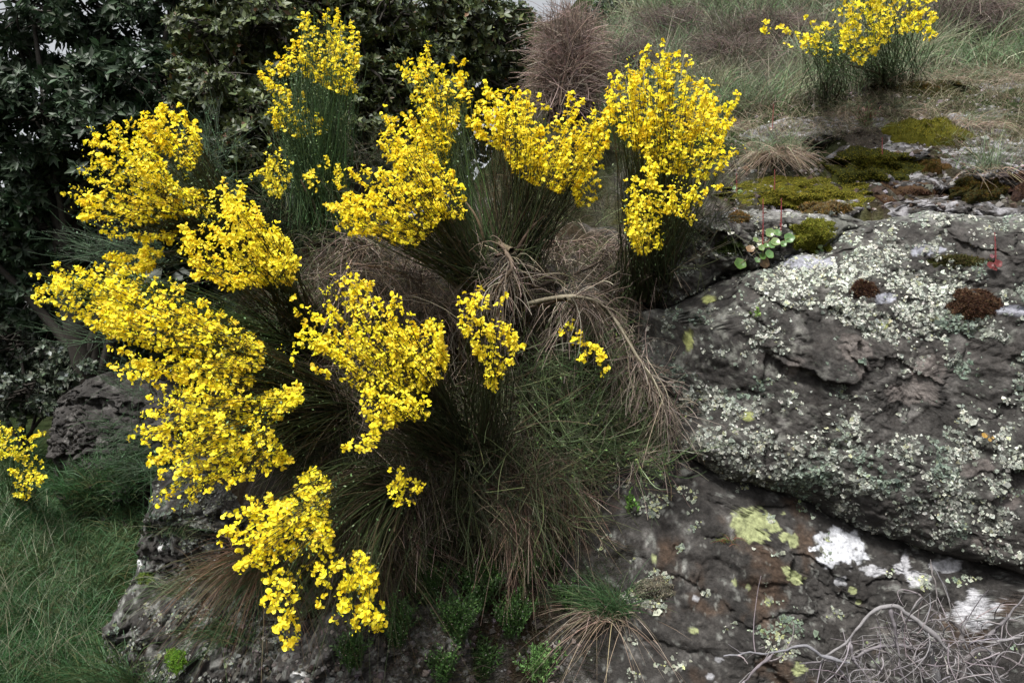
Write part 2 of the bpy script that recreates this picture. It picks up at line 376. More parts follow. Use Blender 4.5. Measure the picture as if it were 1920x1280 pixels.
outcrop = rock('jagged_outcrop', 'jagged grey outcrop at the left foot of the bank beside the grass',
    [(140, 1300), (165, 1190), (180, 1090), (215, 1030), (240, 960), (262, 890), (312, 862), (420, 890), (520, 960), (620, 1080), (700, 1200), (760, 1420), (100, 1420)],
    2.80, 3.05, .9, .10, (-.75, .022), 330, 125, 4, .6, col_left, (420, 1160), 10, lump=3, frac=.03, facet=.065)
rock('foot_rock', 'crumbly grey rock at the foot of the bank under the hanging brown grass',
    [(560, 1190), (640, 1150), (760, 1170), (860, 1210), (900, 1400), (480, 1400), (500, 1240)], 2.68, 2.78, .5, .05, (-.5, .02), 260, 90, 5, .6, col_left, frac=.02, facet=.06)
rock('shaded_rock', 'shaded grey boulder standing behind the lowest left broom flowers',
    [(70, 900), (72, 800), (90, 730), (150, 700), (230, 720), (300, 800), (330, 960), (280, 1010), (90, 1000)], 5.3, 5.7, .9, .10, (.1, .03), 260, 100, 6, .5, frac=.05, facet=.08)
rock('hollow_rock', 'dark rounded rock in the hollow under the central broom branches',
    [(880, 520), (884, 470), (915, 448), (960, 452), (975, 500), (950, 540), (900, 545)], 3.0, 3.08, .35, .02, (.3, .01), 140, 50, 7)
rock('hollow_rock', 'small grey rock under the arching dead branch, right of the hollow',
    [(1040, 575), (1046, 535), (1080, 520), (1118, 530), (1125, 570), (1090, 590)], 3.02, 3.08, .3, .02, (.3, .01), 120, 40, 8)
def col_ledge(C, Q, px, py, nb, nc):
    f = fbm(Q*20, 3, seed=60); return lerp(C*1.3, np.array([.24, .235, .25]), (sstep(-.1, .35, f+.7*nc)*.85)[:, None])
LG = 'pale rock ledges on top of the bank'
for lab, poly, db_, dt_ in [
    ('flat pale ledge just behind the red pennywort spikes', [(1340, 425), (1345, 395), (1420, 384), (1500, 386), (1530, 402), (1500, 428), (1420, 432)], 3.12, 3.3),
    ('pale ledge streaked with lichen between the brown and olive moss cushions', [(1500, 400), (1560, 372), (1640, 366), (1660, 380), (1600, 405), (1530, 415)], 3.2, 3.34),
    ('grey ledge rimmed with moss, below the dark brown moss cushion', [(1590, 405), (1660, 378), (1780, 366), (1930, 366), (2050, 380), (1960, 410), (1700, 420)], 3.12, 3.4),
    ('long pale ledge behind the grass tuft, nearest the pink seedlings', [(1395, 245), (1420, 228), (1500, 215), (1620, 200), (1760, 205), (1800, 225), (1700, 250), (1540, 262), (1430, 258)], 4.0, 4.5),
    ('whitish ledge at the picture edge under the thin green grass', [(1750, 330), (1780, 275), (1860, 255), (1990, 250), (2080, 300), (2000, 345), (1850, 345)], 3.4, 3.9),
    ('grey folded rock at the upper right under dry grass roots', [(1745, 225), (1790, 175), (1840, 150), (1920, 148), (2060, 160), (2060, 235), (1900, 240)], 4.0, 4.4),
    ('broad pale ledge above the whitish one, behind olive moss', [(1560, 290), (1600, 250), (1760, 225), (1930, 232), (2050, 245), (1980, 275), (1780, 290), (1660, 305)], 3.7, 4.1),
    ('low grey stone between the olive moss mats', [(1680, 345), (1700, 318), (1770, 308), (1830, 318), (1840, 345), (1760, 356)], 3.35, 3.5)]:
    pa = np.array(poly); cx_ = pa[:, 0].mean(); yb_, yt_ = pa[:, 1].max(), pa[:, 1].min(); db_ = np.median([ground_d(cx_+k, yb_-4) for k in (-60, -30, 0, 30, 60)])-.13; dt_ = max(db_+.08, np.median([ground_d(cx_+k, yt_+3) for k in (-60, -30, 0, 30, 60)])-.10)
    rock('ledge_rock', lab, poly, db_, dt_, .35, .03, (.12, .014), 150, 50, len(ROCKS)+10, .55, col_ledge, None, 4, group=LG, lump=3, frac=.02, facet=.05)
for lab, poly, db_, dt_ in [
    ('small dull stone at the foot of the far green broom', [(1590, 185), (1600, 160), (1625, 152), (1640, 168), (1632, 188)], 4.6, 4.7)]:
    db_ = ground_d(1612, 184); rock('stone', lab, poly, db_, db_+.12, .2, .01, (.1, .005), 80, 30, 33)

# ray casting on ground + rocks
def bvh_of(lst):
    Vs, Fs, o = [], [], 0
    for V, F in lst: Vs.append(V); Fs.append(F+o); o += len(V)
    return BVHTree.FromPolygons(np.concatenate(Vs).tolist(), np.concatenate(Fs).tolist())
BVH = bvh_of([(Vt, Ft)]+ROCKS); BVR = {o_i: None for o_i in ()}
def hit(px, py):
    d = Vector(((px-960)/FPX, 1, (640-py)/FPX)); dn = d.normalized()
    r = BVH.ray_cast(Vector(CAM), dn, 60)
    if r[0] is None: return None, None, None
    n = r[1]
    if n.dot(dn) > 0: n = -n
    return np.array(r[0]), np.array(n), r[0].y
def hits(q):
    pos, nor, ok = [], [], []
    for k, (a, b) in enumerate(q):
        p, n, d = hit(a, b)
        if p is not None: pos.append(p); nor.append(n); ok.append(k)
    return np.array(pos).reshape(-1, 3), np.array(nor).reshape(-1, 3), np.array(ok, int)
def hd(px, py, default=6.0):
    r = hit(px, py); return default if r[2] is None else r[2]
def on(px, py, back=0.0):                       # a surface point under a pixel
    p, n, d = hit(px, py); return p if p is not None else P(px, py, 8.0)

# ------------------------------------------------------------------ foliose lichen on the rocks
TL = [(0, 0, .1)]+[(math.cos(a)*r, math.sin(a)*r, z) for a, r, z in [(0, 1, .15), (1.2, .6, .0), (2.4, 1.1, .3), (3.7, .7, .0), (4.9, 1, .2)]]
TLF = np.array([(0, k, k % 5+1) for k in range(1, 6)])
q = rng.uniform((1200, 385), (2000, 1110), (150000, 2)); mk = lichen_mask(q[:, 0], q[:, 1])
q = q[rng.random(len(q)) < sstep(.06, .62, mk)*sstep(-.25, .1, fbm(np.stack([q[:, 0]/9, q[:, 1]/9, 0*q[:, 0]], -1), 2, seed=77))]
bv_b = bvh_of([ROCKS[0]]); 
def lichen_on(q, bv, parent, cols, wts, smin=.0028, smax=.0062, name='lichen'):
    pos, nor, keep = [], [], []
    for k, (a, b) in enumerate(q):
        d = Vector(((a-960)/FPX, 1, (640-b)/FPX)).normalized(); r = bv.ray_cast(Vector(CAM), d, 20)
        if r[0] is None: continue
        n = r[1]
        if n.dot(d) > 0: n = -n
        pos.append(r[0]); nor.append(n); keep.append(k)
    pos = np.array(pos); nor = np.array(nor); N = len(pos)
    nor = norm(nor+rng.normal(0, .28, (N, 3)))
    R = frames(nor, rng.normal(size=(N, 3))); s = (smin+smax)*.5*np.exp(rng.normal(0, .38, N))
    c = pick(cols, N, wts, .25, .03); kq = q[keep]
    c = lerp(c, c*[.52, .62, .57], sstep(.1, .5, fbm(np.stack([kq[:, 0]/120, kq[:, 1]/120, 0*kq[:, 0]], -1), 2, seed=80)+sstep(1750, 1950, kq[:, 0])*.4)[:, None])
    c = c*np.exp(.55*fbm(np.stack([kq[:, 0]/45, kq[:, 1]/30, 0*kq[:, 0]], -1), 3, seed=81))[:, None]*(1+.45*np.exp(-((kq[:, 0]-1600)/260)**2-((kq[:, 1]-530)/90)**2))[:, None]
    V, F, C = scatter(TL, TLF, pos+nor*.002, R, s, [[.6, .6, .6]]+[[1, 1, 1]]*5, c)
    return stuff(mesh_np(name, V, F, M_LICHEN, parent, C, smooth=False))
LC = [(.38, .39, .345), (.26, .275, .24), (.15, .165, .145), (.26, .26, .17)]
lichen_on(q, bv_b, boulder, LC, [4, 3, 2, .5])
q = rng.uniform((1200, 380), (1720, 580), (9000, 2)); m_ = fbm(np.stack([q[:, 0]/50, q[:, 1]/30, 0*q[:, 0]], -1), 4, seed=74)
lichen_on(q[m_ > .12], bvh_of([ROCKS[1]]), shoulder, LC, [3, 3, 2, 1])
q = rng.uniform((1100, 860), (1920, 1280), (16000, 2)); m_ = fbm(np.stack([q[:, 0]/60, q[:, 1]/40, 0*q[:, 0]], -1), 4, seed=75)
m_ = m_+.45*np.exp(-((q[:, 0]-1480)/110)**2-((q[:, 1]-1190)/45)**2)+.5*np.exp(-((q[:, 0]-1230)/70)**2-((q[:, 1]-930)/40)**2)+.35*np.exp(-((q[:, 0]-1240)/60)**2-((q[:, 1]-1110)/40)**2)
lichen_on(q[m_ > .38], bvh_of([ROCKS[2]]), slab, [(.30, .32, .26), (.22, .24, .2), (.36, .38, .2)], [3, 3, 1], .004, .007)
q = rng.uniform((140, 860), (760, 1280), (22000, 2)); m_ = fbm(np.stack([q[:, 0]/45, q[:, 1]/40, 0*q[:, 0]], -1), 4, seed=76)
lichen_on(q[m_ > .0], bvh_of([ROCKS[3]]), outcrop, [(.22, .225, .205), (.14, .15, .14), (.20, .22, .13)], [3, 3, 1], .003, .006)

# ------------------------------------------------------------------ templates: flower, leaf, whorl
def flower_template(v=0):
    V, F, C = [], [], []
    def fan(cen, rim, cc, rc):
        o = len(V); V.append(cen); C.append(cc)
        for p in rim: V.append(p); C.append(rc)
        n = len(rim)
        for k in range(n-1): F.append((o, o+1+k, o+2+k))
    yel = (1, 1, 1); deep = (.98, .93, 1)
    op = [.55, .75, .35, .9][v]                                       # how open the flower is
    rim = []
    for k in range(8):                                                # banner petal, cupped
        a = -.55+k/7*(math.pi+1.1); r = .52*(1-.10*math.exp(-((a-math.pi/2)/.18)**2))
        x = math.cos(a)*r; y = .12+math.sin(a)*r*1.02; rim.append((x*op**.3, y+.1, -.10+.55*(x*x)*(1-op)+.10*y))
    fan((0, .16, -.02), rim, deep, yel)
    for s in (-1, 1):                                                 # wings
        rim = [(s*.03, .08, .0), (s*.20, .06, .15), (s*.24, -.10, .42), (s*.13, -.26, .62), (s*.03, -.24, .55), (s*.02, -.05, .2)]
        fan((s*.15, -.08, .3), rim+[rim[0]], (.97, .85, 1), yel)
    rim = [(-.02, .0, .05), (.06, -.18, .2), (.05, -.38, .46), (0, -.40, .56), (-.05, -.38, .46), (-.06, -.18, .2)]
    fan((0, -.2, .34), rim+[rim[0]], yel, (.98, .9, 1))
    return np.array(V), np.array(F), np.array(C)
FT = [flower_template(v) for v in range(4)]
TBUD = (np.array([(0, 0, 0), (.16, .1, .3), (-.16, .1, .3), (0, -.16, .3), (0, 0, .75)]), np.array([(0, 1, 2), (0, 2, 3), (0, 3, 1), (4, 2, 1), (4, 3, 2), (4, 1, 3)]))
YEL = np.array([.96, .845, .035])
FL_MESH = []
for v in range(4):
    for k, cc in enumerate([(1, 1, 1), (.96, .88, 1.0), (1.0, 1.0, 1.8)]):
        V, F, C = FT[v]; o = mesh_np('flower', V*.0235, F, M_FLOWER, col=np.clip(C*YEL*cc, 0, 1)); me = o.data; bpy.data.objects.remove(o); FL_MESH.append(me)
def leaf_t(wd=.28, fold=.10, curl=.15):
    V = [(0, 0, 0), (-wd, .46, 0), (0, .5, -fold), (wd, .52, 0), (0, 1, -curl)]
    return np.array(V, float), np.array([(0, 2, 1), (0, 3, 2), (1, 2, 4), (2, 3, 4)])
def bez(A, Cc, B, K):
    t = np.linspace(0, 1, K)[None, :, None]; return (1-t)**2*A[:, None]+2*t*(1-t)*Cc[:, None]+t*t*B[:, None]

# ------------------------------------------------------------------ broom shrubs
GREEN = [(.035, .062, .016), (.025, .045, .013), (.05, .078, .024)]
SHRUBS = 0
def broom(label, base, clumps, group='flowering broom shrubs', fan=0, twc=GREEN, leafy=0.0, fdens=1.0, bare=.6, arch=.14, spread=.045, rad=.0013, root_d=None, fsize=.0168, nobj=260, wood=4):
    """clumps: (poly, d_front, thickness, stems)"""
    global SHRUBS
    r0 = on(*base); 
    if root_d: r0 = P(base[0], base[1], root_d)
    r0 = r0+np.array([0, .03, -.03])
    t = thing('broom_shrub', label, 'shrub', r0, group)
    allV = []; pos_l, tan_l = [], []; lv = []
    for poly, dfr, th, ns in clumps:
        poly = np.array(poly, float)
        tips = samp_poly(poly, ns)
        e = np.clip(edge_dist(poly, tips[:, 0], tips[:, 1])/45, 0, 1)
        d = dfr+th*(1-np.sqrt(1-(1-e)**2*.999))*.5+th*rng.random(ns)**1.5*.9
        T = P(tips[:, 0], tips[:, 1], d); ext = np.where(rng.random(ns) < .6, rng.uniform(0, .055, ns), 0)[:, None]; T = T+norm(T-r0)*ext
        A = r0+rng.normal(0, spread, (ns, 3))*[1, .6, .35]
        L = np.linalg.norm(T-A, axis=1, keepdims=True)
        Cc = A*.5+T*.5+np.array([0, 0, 1])*L*arch+rng.normal(0, .045, (ns, 3))*L
        S = bez(A, Cc, T, 8); S[:, 1:] += rng.normal(0, .0025, S[:, 1:].shape)
        rr = rad*np.linspace(1.9, .6, 8)[None]*rng.uniform(.8, 1.3, (ns, 1))
        V, F = tubes(S, rr); allV.append((V, F, rep(pick(twc, ns, dv=.25), 24)))
        # side twigs
        m = int(ns*4.5); si = rng.integers(0, ns, m); tt = rng.uniform(.45, .97, m)*7; k0 = np.floor(tt).astype(int).clip(0, 6); fr = (tt-k0)[:, None]
        p0 = S[si, k0]*(1-fr)+S[si, k0+1]*fr; tg = norm(S[si, k0+1]-S[si, k0])
        dr = norm(tg+rng.normal(0, .30, (m, 3))+[0, 0, .08]); ln = rng.uniform(.05, .15, (m, 1))*np.minimum(1, L[si]*1.2)
        W = bez(p0, p0+dr*ln*.55, p0+dr*ln+np.array([0, 0, .012])*rng.uniform(-1, 1.4, (m, 1)), 4)
        # keep twig tips near the clump outline
        wx, wy = toPx(W[:, -1]); kk = in_poly(poly, wx, wy) | (edge_dist(poly, wx, wy) < 22); W = W[kk]
        V, F = tubes(W, rad*.75*np.linspace(1, .5, 4)[None]); allV.append((V, F, rep(pick(twc, len(W), dv=.25), 12)))
        # flower candidates
        cand, ct_, cw = [], [], []; sw = np.exp(rng.normal(0, .9, ns)); ww = sw[si[kk]]*np.exp(rng.normal(0, .4, kk.sum()))
        for arr, t0 in ((S, .45), (W, .1)):
            n_, K = arr.shape[:2]; per = 60 if K > 6 else 18
            u = (t0+(1-t0)*rng.random((n_, per)))*(K-1); k0 = np.floor(u).astype(int).clip(0, K-2); fr = (u-k0)[..., None]
            ii = np.arange(n_)[:, None]
            cand.append((arr[ii, k0]*(1-fr)+arr[ii, k0+1]*fr).reshape(-1, 3)); ct_.append(norm(arr[ii, k0+1]-arr[ii, k0]).reshape(-1, 3)); cw.append(np.repeat(sw if K > 6 else ww, per))
        cand = np.concatenate(cand); ct_ = np.concatenate(ct_); cw = np.concatenate(cw)
        x, y = toPx(cand); k_ = in_poly(poly, x, y) | ((edge_dist(poly, x, y) < 26) & (((x-np.array(base)[0])**2+(y-np.array(base)[1])**2) > ((poly.mean(0)-np.array(base))**2).sum())); cand, ct_, x, y, cw = cand[k_], ct_[k_], x[k_], y[k_], cw[k_]
        if len(cand):
            px_size = fsize*FPX/dfr; want = int(poly_area(poly)*3.5*fdens/(px_size**2*.62))
            lump = fbm(np.stack([x/34, y/34, cand[:, 1]*6], -1), 2, seed=SHRUBS+3)
            cell = (x//18).astype(int)*4000+(y//18).astype(int); _, inv, cnt = np.unique(cell, return_inverse=True, return_counts=True)
            wt = cw/cnt[inv]**.8*np.clip(.85+1.5*lump, .08, 2.2); kq = rng.choice(len(cand), min(want, int((wt > 0).sum())), replace=False, p=wt/wt.sum())
            pos_l.append(cand[kq]); tan_l.append(ct_[kq])
        # bare fine stems below the flowers
        nb_ = int(ns*1.6*bare)
        if nb_:
            tb = samp_poly(poly, nb_); T2 = P(tb[:, 0], tb[:, 1], dfr+th*rng.random(nb_)); A2 = r0+rng.normal(0, spread*1.3, (nb_, 3))*[1, .6, .4]
            f_ = rng.uniform(.55, .97, (nb_, 1)); T2 = A2+(T2-A2)*f_+rng.normal(0, .03, (nb_, 3)); L2 = np.linalg.norm(T2-A2, axis=1, keepdims=True)
            S2 = bez(A2, A2*.5+T2*.5+np.array([0, 0, 1])*L2*arch+rng.normal(0, .06, (nb_, 3))*L2, T2, 6)
            V, F = tubes(S2, rad*.8*np.linspace(1.5, .5, 6)[None]); allV.append((V, F, rep(pick(twc, nb_, dv=.3), 18)))
            lv.append(S2.reshape(-1, 3))
        lv.append(S[:, 3:].reshape(-1, 3)); lv.append(W.reshape(-1, 3))
    V, F, C = join(allV); stuff(mesh_np('stems', V, F, M_STEM, t, C))
    # woody base limbs
    for k in range(wood):
        cl = clumps[k % len(clumps)]; cc = np.array(cl[0], float).mean(0); T = P(cc[0], cc[1], cl[1]+cl[2]*.6); A = r0+rng.normal(0, .02, 3)
        f_ = rng.uniform(.4, .6); E = A+(T-A)*f_+rng.normal(0, .05, 3); pth = bez(A[None], ((A+E)/2+rng.normal(0, .04, 3)+[0, 0, .03])[None], E[None], 8)
        V, F = tubes(pth, np.linspace(.009, .003, 8)[None], 6); mesh_np('branch', V, F, M_WOOD, t, jit((.09, .065, .045), 1, .1).repeat(len(V), 0))
    if leafy:
        pts = np.concatenate(lv); n = int(len(pts)*leafy*1.8); pts = pts[rng.integers(0, len(pts), n)]+rng.normal(0, .006, (n, 3))
        TV = np.array([(0, 0, 0), (-.22, .5, .05), (.22, .5, .05), (0, 1, 0)]); TF = np.array([(0, 2, 1), (1, 2, 3)])
        dr = norm(rng.normal(size=(n, 3))+[0, 0, .9]); R = frames(np.cross(dr, rng.normal(size=(n, 3))), dr)
        V, F, C = scatter(TV, TF, pts, R, rng.uniform(.006, .013, n), None, pick([(.10, .17, .06), (.07, .13, .05), (.16, .22, .12)], n))
        stuff(mesh_np('leaves', V, F, M_STEM, t, C))
    if pos_l:
        pos = np.concatenate(pos_l); tg = np.concatenate(tan_l); n = len(pos)
        off = norm(np.cross(tg, rng.normal(size=(n, 3)))); f = norm(off+tg*.45+np.array([0, -.12, .15])); up = norm(tg+rng.normal(0, .35, (n, 3))+[0, 0, .4])
        R = frames(f, up); pos = pos+off*rng.uniform(.003, .009, (n, 1)); s = fsize*rng.uniform(.78, 1.12, n)
        order = np.argsort(pos[:, 1]-s*2); kobj = min(nobj, n); front = order[:kobj]; rest = order[kobj:]
        parts = []
        nb = len(rest)//9
        if nb: 
            b = rest[:nb]; V, F, C = scatter(TBUD[0], TBUD[1], pos[b], R[b], s[b]*.8, None, jit(YEL*[.9, .95, 1], nb, .06, .03)); parts.append((V, F, C)); rest = rest[nb:]
        vs = rng.integers(0, 4, len(rest))
        for v in range(4):
            ii = rest[vs == v]
            if len(ii):
                c = YEL[None]*np.array([1, 1, 1])*np.exp(rng.normal(0, .05, (len(ii), 1))); c[:, 1] *= rng.uniform(.86, 1.08, len(ii)); c[:, 2] *= rng.uniform(.5, 2, len(ii))
                V, F, C = scatter(FT[v][0], FT[v][1], pos[ii], R[ii], s[ii], FT[v][2], c); parts.append((V, F, np.clip(C, 0, 1)))
        if parts:
            V, F, C = join(parts); stuff(mesh_np('flowers', V, F, M_FLOWER, t, C))
        for ii in front:
            o = bpy.data.objects.new('flower', FL_MESH[rng.integers(0, len(FL_MESH))]); COL.objects.link(o); o.parent = t
            m4 = np.eye(4); m4[:3, :3] = R[ii]*(s[ii]/.0235); m4[:3, 3] = pos[ii]-r0; o.matrix_basis = Matrix(m4.tolist())
    SHRUBS += 1
    return t
DG = [(.020, .030, .010), (.030, .042, .013), (.045, .035, .018)]
broom('tall upright broom, half green, against the oak at the top', (600, 400), [
    ([(520, 105), (560, 80), (563, 35), (600, 38), (655, 30), (660, 70), (677, 100), (668, 172), (645, 180), (600, 160), (560, 135), (520, 150)], 3.25, .30, 90),
    ([(500, 120), (520, 130), (560, 200), (600, 210), (620, 250), (560, 260), (515, 240), (495, 170)], 3.3, .25, 60)], leafy=.5, bare=2.6, fdens=.72, arch=.0, root_d=3.5, twc=[(.04, .085, .03), (.06, .11, .045), (.025, .05, .016)])
broom('broad broom at the upper left edge leaning over the dark oak', (470, 470), [
    ([(125, 355), (148, 295), (172, 262), (190, 240), (262, 236), (300, 290), (330, 350), (405, 362), (402, 400), (340, 405), (250, 425), (160, 442), (150, 395)], 2.75, .35, 120),
    ([(262, 240), (275, 222), (325, 208), (378, 240), (376, 285), (352, 340), (330, 300), (290, 275)], 3.0, .25, 50),
    ([(230, 445), (340, 430), (300, 480), (265, 540), (215, 560), (200, 500)], 3.0, .2, 25)], leafy=.3, fdens=.95, arch=.10, root_d=3.35, twc=DG, bare=.4)
broom('low spreading broom reaching furthest left over the shade', (560, 640), [
    ([(55, 575), (80, 505), (150, 500), (240, 500), (268, 570), (270, 610), (225, 640), (160, 622), (200, 590), (120, 592)], 2.55, .25, 80)], leafy=.5, fdens=.62, arch=.03, bare=1.4)
broom('rounded pale yellow broom mound left of the centre', (590, 660), [
    ([(333, 450), (372, 428), (420, 405), (428, 352), (452, 350), (478, 395), (540, 450), (560, 490), (548, 530), (450, 540), (398, 546), (352, 515)], 2.5, .25, 90)], fdens=1.1, arch=.12, twc=DG, bare=.4)
broom('large cascading broom on the left, fullest of all the flowering shrubs', (660, 760), [
    ([(160, 560), (150, 520), (200, 520), (270, 585), (270, 520), (310, 503), (338, 560), (380, 562), (432, 600), (488, 640), (498, 662), (470, 725), (400, 735), (310, 740), (210, 712), (186, 722), (232, 655), (200, 630)], 2.35, .35, 170),
    ([(310, 740), (400, 720), (480, 745), (560, 715), (566, 752), (520, 785), (500, 800), (545, 865), (515, 893), (452, 900), (412, 890), (400, 925), (342, 952), (293, 930), (312, 890), (256, 832), (270, 772)], 2.25, .3, 150)], fdens=1.05, arch=.07, leafy=.12, nobj=300, twc=DG, bare=.35)
broom('lowest broom spray hanging over the foot of the bank', (760, 900), [
    ([(420, 1010), (436, 952), (478, 968), (470, 912), (500, 942), (558, 930), (558, 890), (600, 876), (622, 910), (612, 955), (622, 1000), (632, 1040), (560, 1088), (520, 1085), (450, 1082), (422, 1072), (450, 1050)], 2.15, .22, 90),
    ([(520, 1080), (560, 1085), (552, 1130), (546, 1222), (528, 1215), (532, 1150), (488, 1142)], 2.12, .1, 22),
    ([(598, 1062), (650, 1050), (678, 1028), (704, 1080), (714, 1185), (660, 1185), (612, 1125)], 2.15, .15, 40)], fdens=.85, arch=.12, leafy=.12, twc=DG, bare=.3)
broom('open broom bush in the centre with fine dark stems', (880, 880), [
    ([(520, 662), (552, 632), (536, 572), (570, 560), (600, 600), (622, 520), (652, 510), (700, 542), (762, 582), (800, 598), (832, 600), (836, 690), (812, 722), (790, 740), (700, 752), (660, 722), (606, 700), (560, 672)], 2.4, .3, 120),
    ([(655, 842), (672, 780), (706, 750), (760, 742), (806, 742), (808, 780), (742, 792), (702, 822), (672, 852)], 2.35, .12, 40)], fdens=.8, arch=.08, twc=DG, bare=1.6)
broom('narrow broom spray standing alone right of the central bush', (900, 900), [
    ([(852, 575), (882, 548), (938, 556), (942, 590), (962, 622), (978, 668), (950, 690), (925, 734), (903, 718), (915, 690), (885, 655), (878, 612)], 2.55, .12, 32)], fdens=.6, arch=.05, twc=DG, bare=3)
broom('wide broom fan above the hollow, leaning up to the left', (905, 520), [
    ([(618, 420), (640, 350), (680, 320), (722, 330), (696, 280), (704, 215), (728, 222), (760, 240), (832, 300), (872, 350), (868, 412), (830, 410), (782, 462), (740, 455), (680, 437)], 2.75, .3, 150)], fdens=1.05, arch=.04, twc=DG, bare=.4)
broom('slender broom top rising between the fan and the oak leaves', (905, 480), [
    ([(758, 150), (764, 112), (792, 92), (822, 130), (872, 118), (882, 150), (862, 205), (850, 260), (838, 312), (800, 292), (764, 242), (772, 195)], 3.0, .22, 80)], fdens=.85, arch=.02, leafy=.15)
broom('upright broom in front of the dry brown bush', (960, 490), [
    ([(890, 172), (950, 160), (1002, 176), (1012, 215), (1062, 188), (1132, 178), (1138, 260), (1128, 322), (1082, 335), (1050, 362), (1002, 348), (962, 322), (946, 285), (882, 255), (874, 205)], 2.85, .3, 150),
    ([(1072, 340), (1118, 345), (1108, 402), (1085, 398)], 2.95, .1, 14)], fdens=1.0, arch=.0, twc=DG, bare=.4)
broom('tall bright broom beside the moss, right of the centre', (1215, 540), [
    ([(1138, 172), (1170, 130), (1240, 92), (1292, 118), (1322, 170), (1342, 230), (1382, 290), (1332, 342), (1290, 330), (1220, 322), (1180, 272), (1150, 232)], 2.75, .32, 150),
    ([(1172, 330), (1222, 318), (1332, 340), (1302, 392), (1240, 402), (1240, 462), (1202, 478), (1178, 440)], 2.65, .15, 50),
    ([(1320, 160), (1368, 175), (1372, 230), (1340, 300), (1310, 250)], 3.0, .2, 20)], fdens=.92, arch=.0, leafy=.12, bare=.8, twc=DG+[(.05, .075, .03)])
broom('broom bush on the hillside at the top right', (1665, 140), [
    ([(1555, -60), (1750, -60), (1755, 50), (1700, 58), (1642, 95), (1612, 122), (1570, 98), (1578, 45)], 3.8, .4, 110),
    ([(1420, 55), (1432, 42), (1490, 62), (1560, 80), (1552, 96), (1480, 78)], 3.9, .15, 12),
    ([(1505, 40), (1540, 38), (1560, 55), (1530, 66)], 4.0, .15, 8)], fdens=.62, arch=.02, leafy=.3, fsize=.027, rad=.0014, bare=.3, spread=.10)
broom('nearly flowerless green broom clump below the hillside broom', (1555, 175), [
    ([(1495, 60), (1580, 40), (1610, 100), (1570, 120), (1505, 110)], 4.0, .3, 60)], fdens=.05, arch=0, leafy=.8, fsize=.028, bare=.6, spread=.08, nobj=20)
broom('small distant broom in the grass at the far left', (30, 940), [
    ([(-10, 800), (20, 785), (72, 800), (70, 840), (10, 860), (-10, 860)], 4.6, .3, 22),
    ([(22, 935), (30, 890), (60, 855), (92, 860), (80, 905), (50, 940)], 4.5, .2, 18)], fdens=.42, leafy=.3, fsize=.022, nobj=80, arch=.02)
broom('thin broom wisp between the upright shrub and the fan, few flowers', (540, 470), [
    ([(488, 320), (500, 265), (535, 280), (545, 330), (530, 372), (495, 360)], 3.0, .15, 36),
    ([(570, 330), (600, 290), (640, 310), (640, 345), (590, 358)], 3.05, .15, 26)], fdens=.5, leafy=.5, bare=2.5, arch=0)
broom('few-flowered broom twig low in the middle of the bank', (800, 900), [
    ([(722, 905), (745, 895), (800, 905), (798, 925), (760, 920), (745, 952), (728, 945)], 2.45, .05, 8)], fdens=.6, bare=1, twc=DG, nobj=60, wood=1)
broom('stray broom sprig with a few drooping flowers by the boulder', (1190, 620), [
    ([(1058, 595), (1075, 600), (1072, 622), (1060, 622)], 2.85, .03, 3), ([(1078, 635), (1125, 650), (1145, 700), (1125, 712), (1112, 680), (1082, 665)], 2.8, .05, 7)], fdens=.6, bare=1, nobj=40, wood=1)

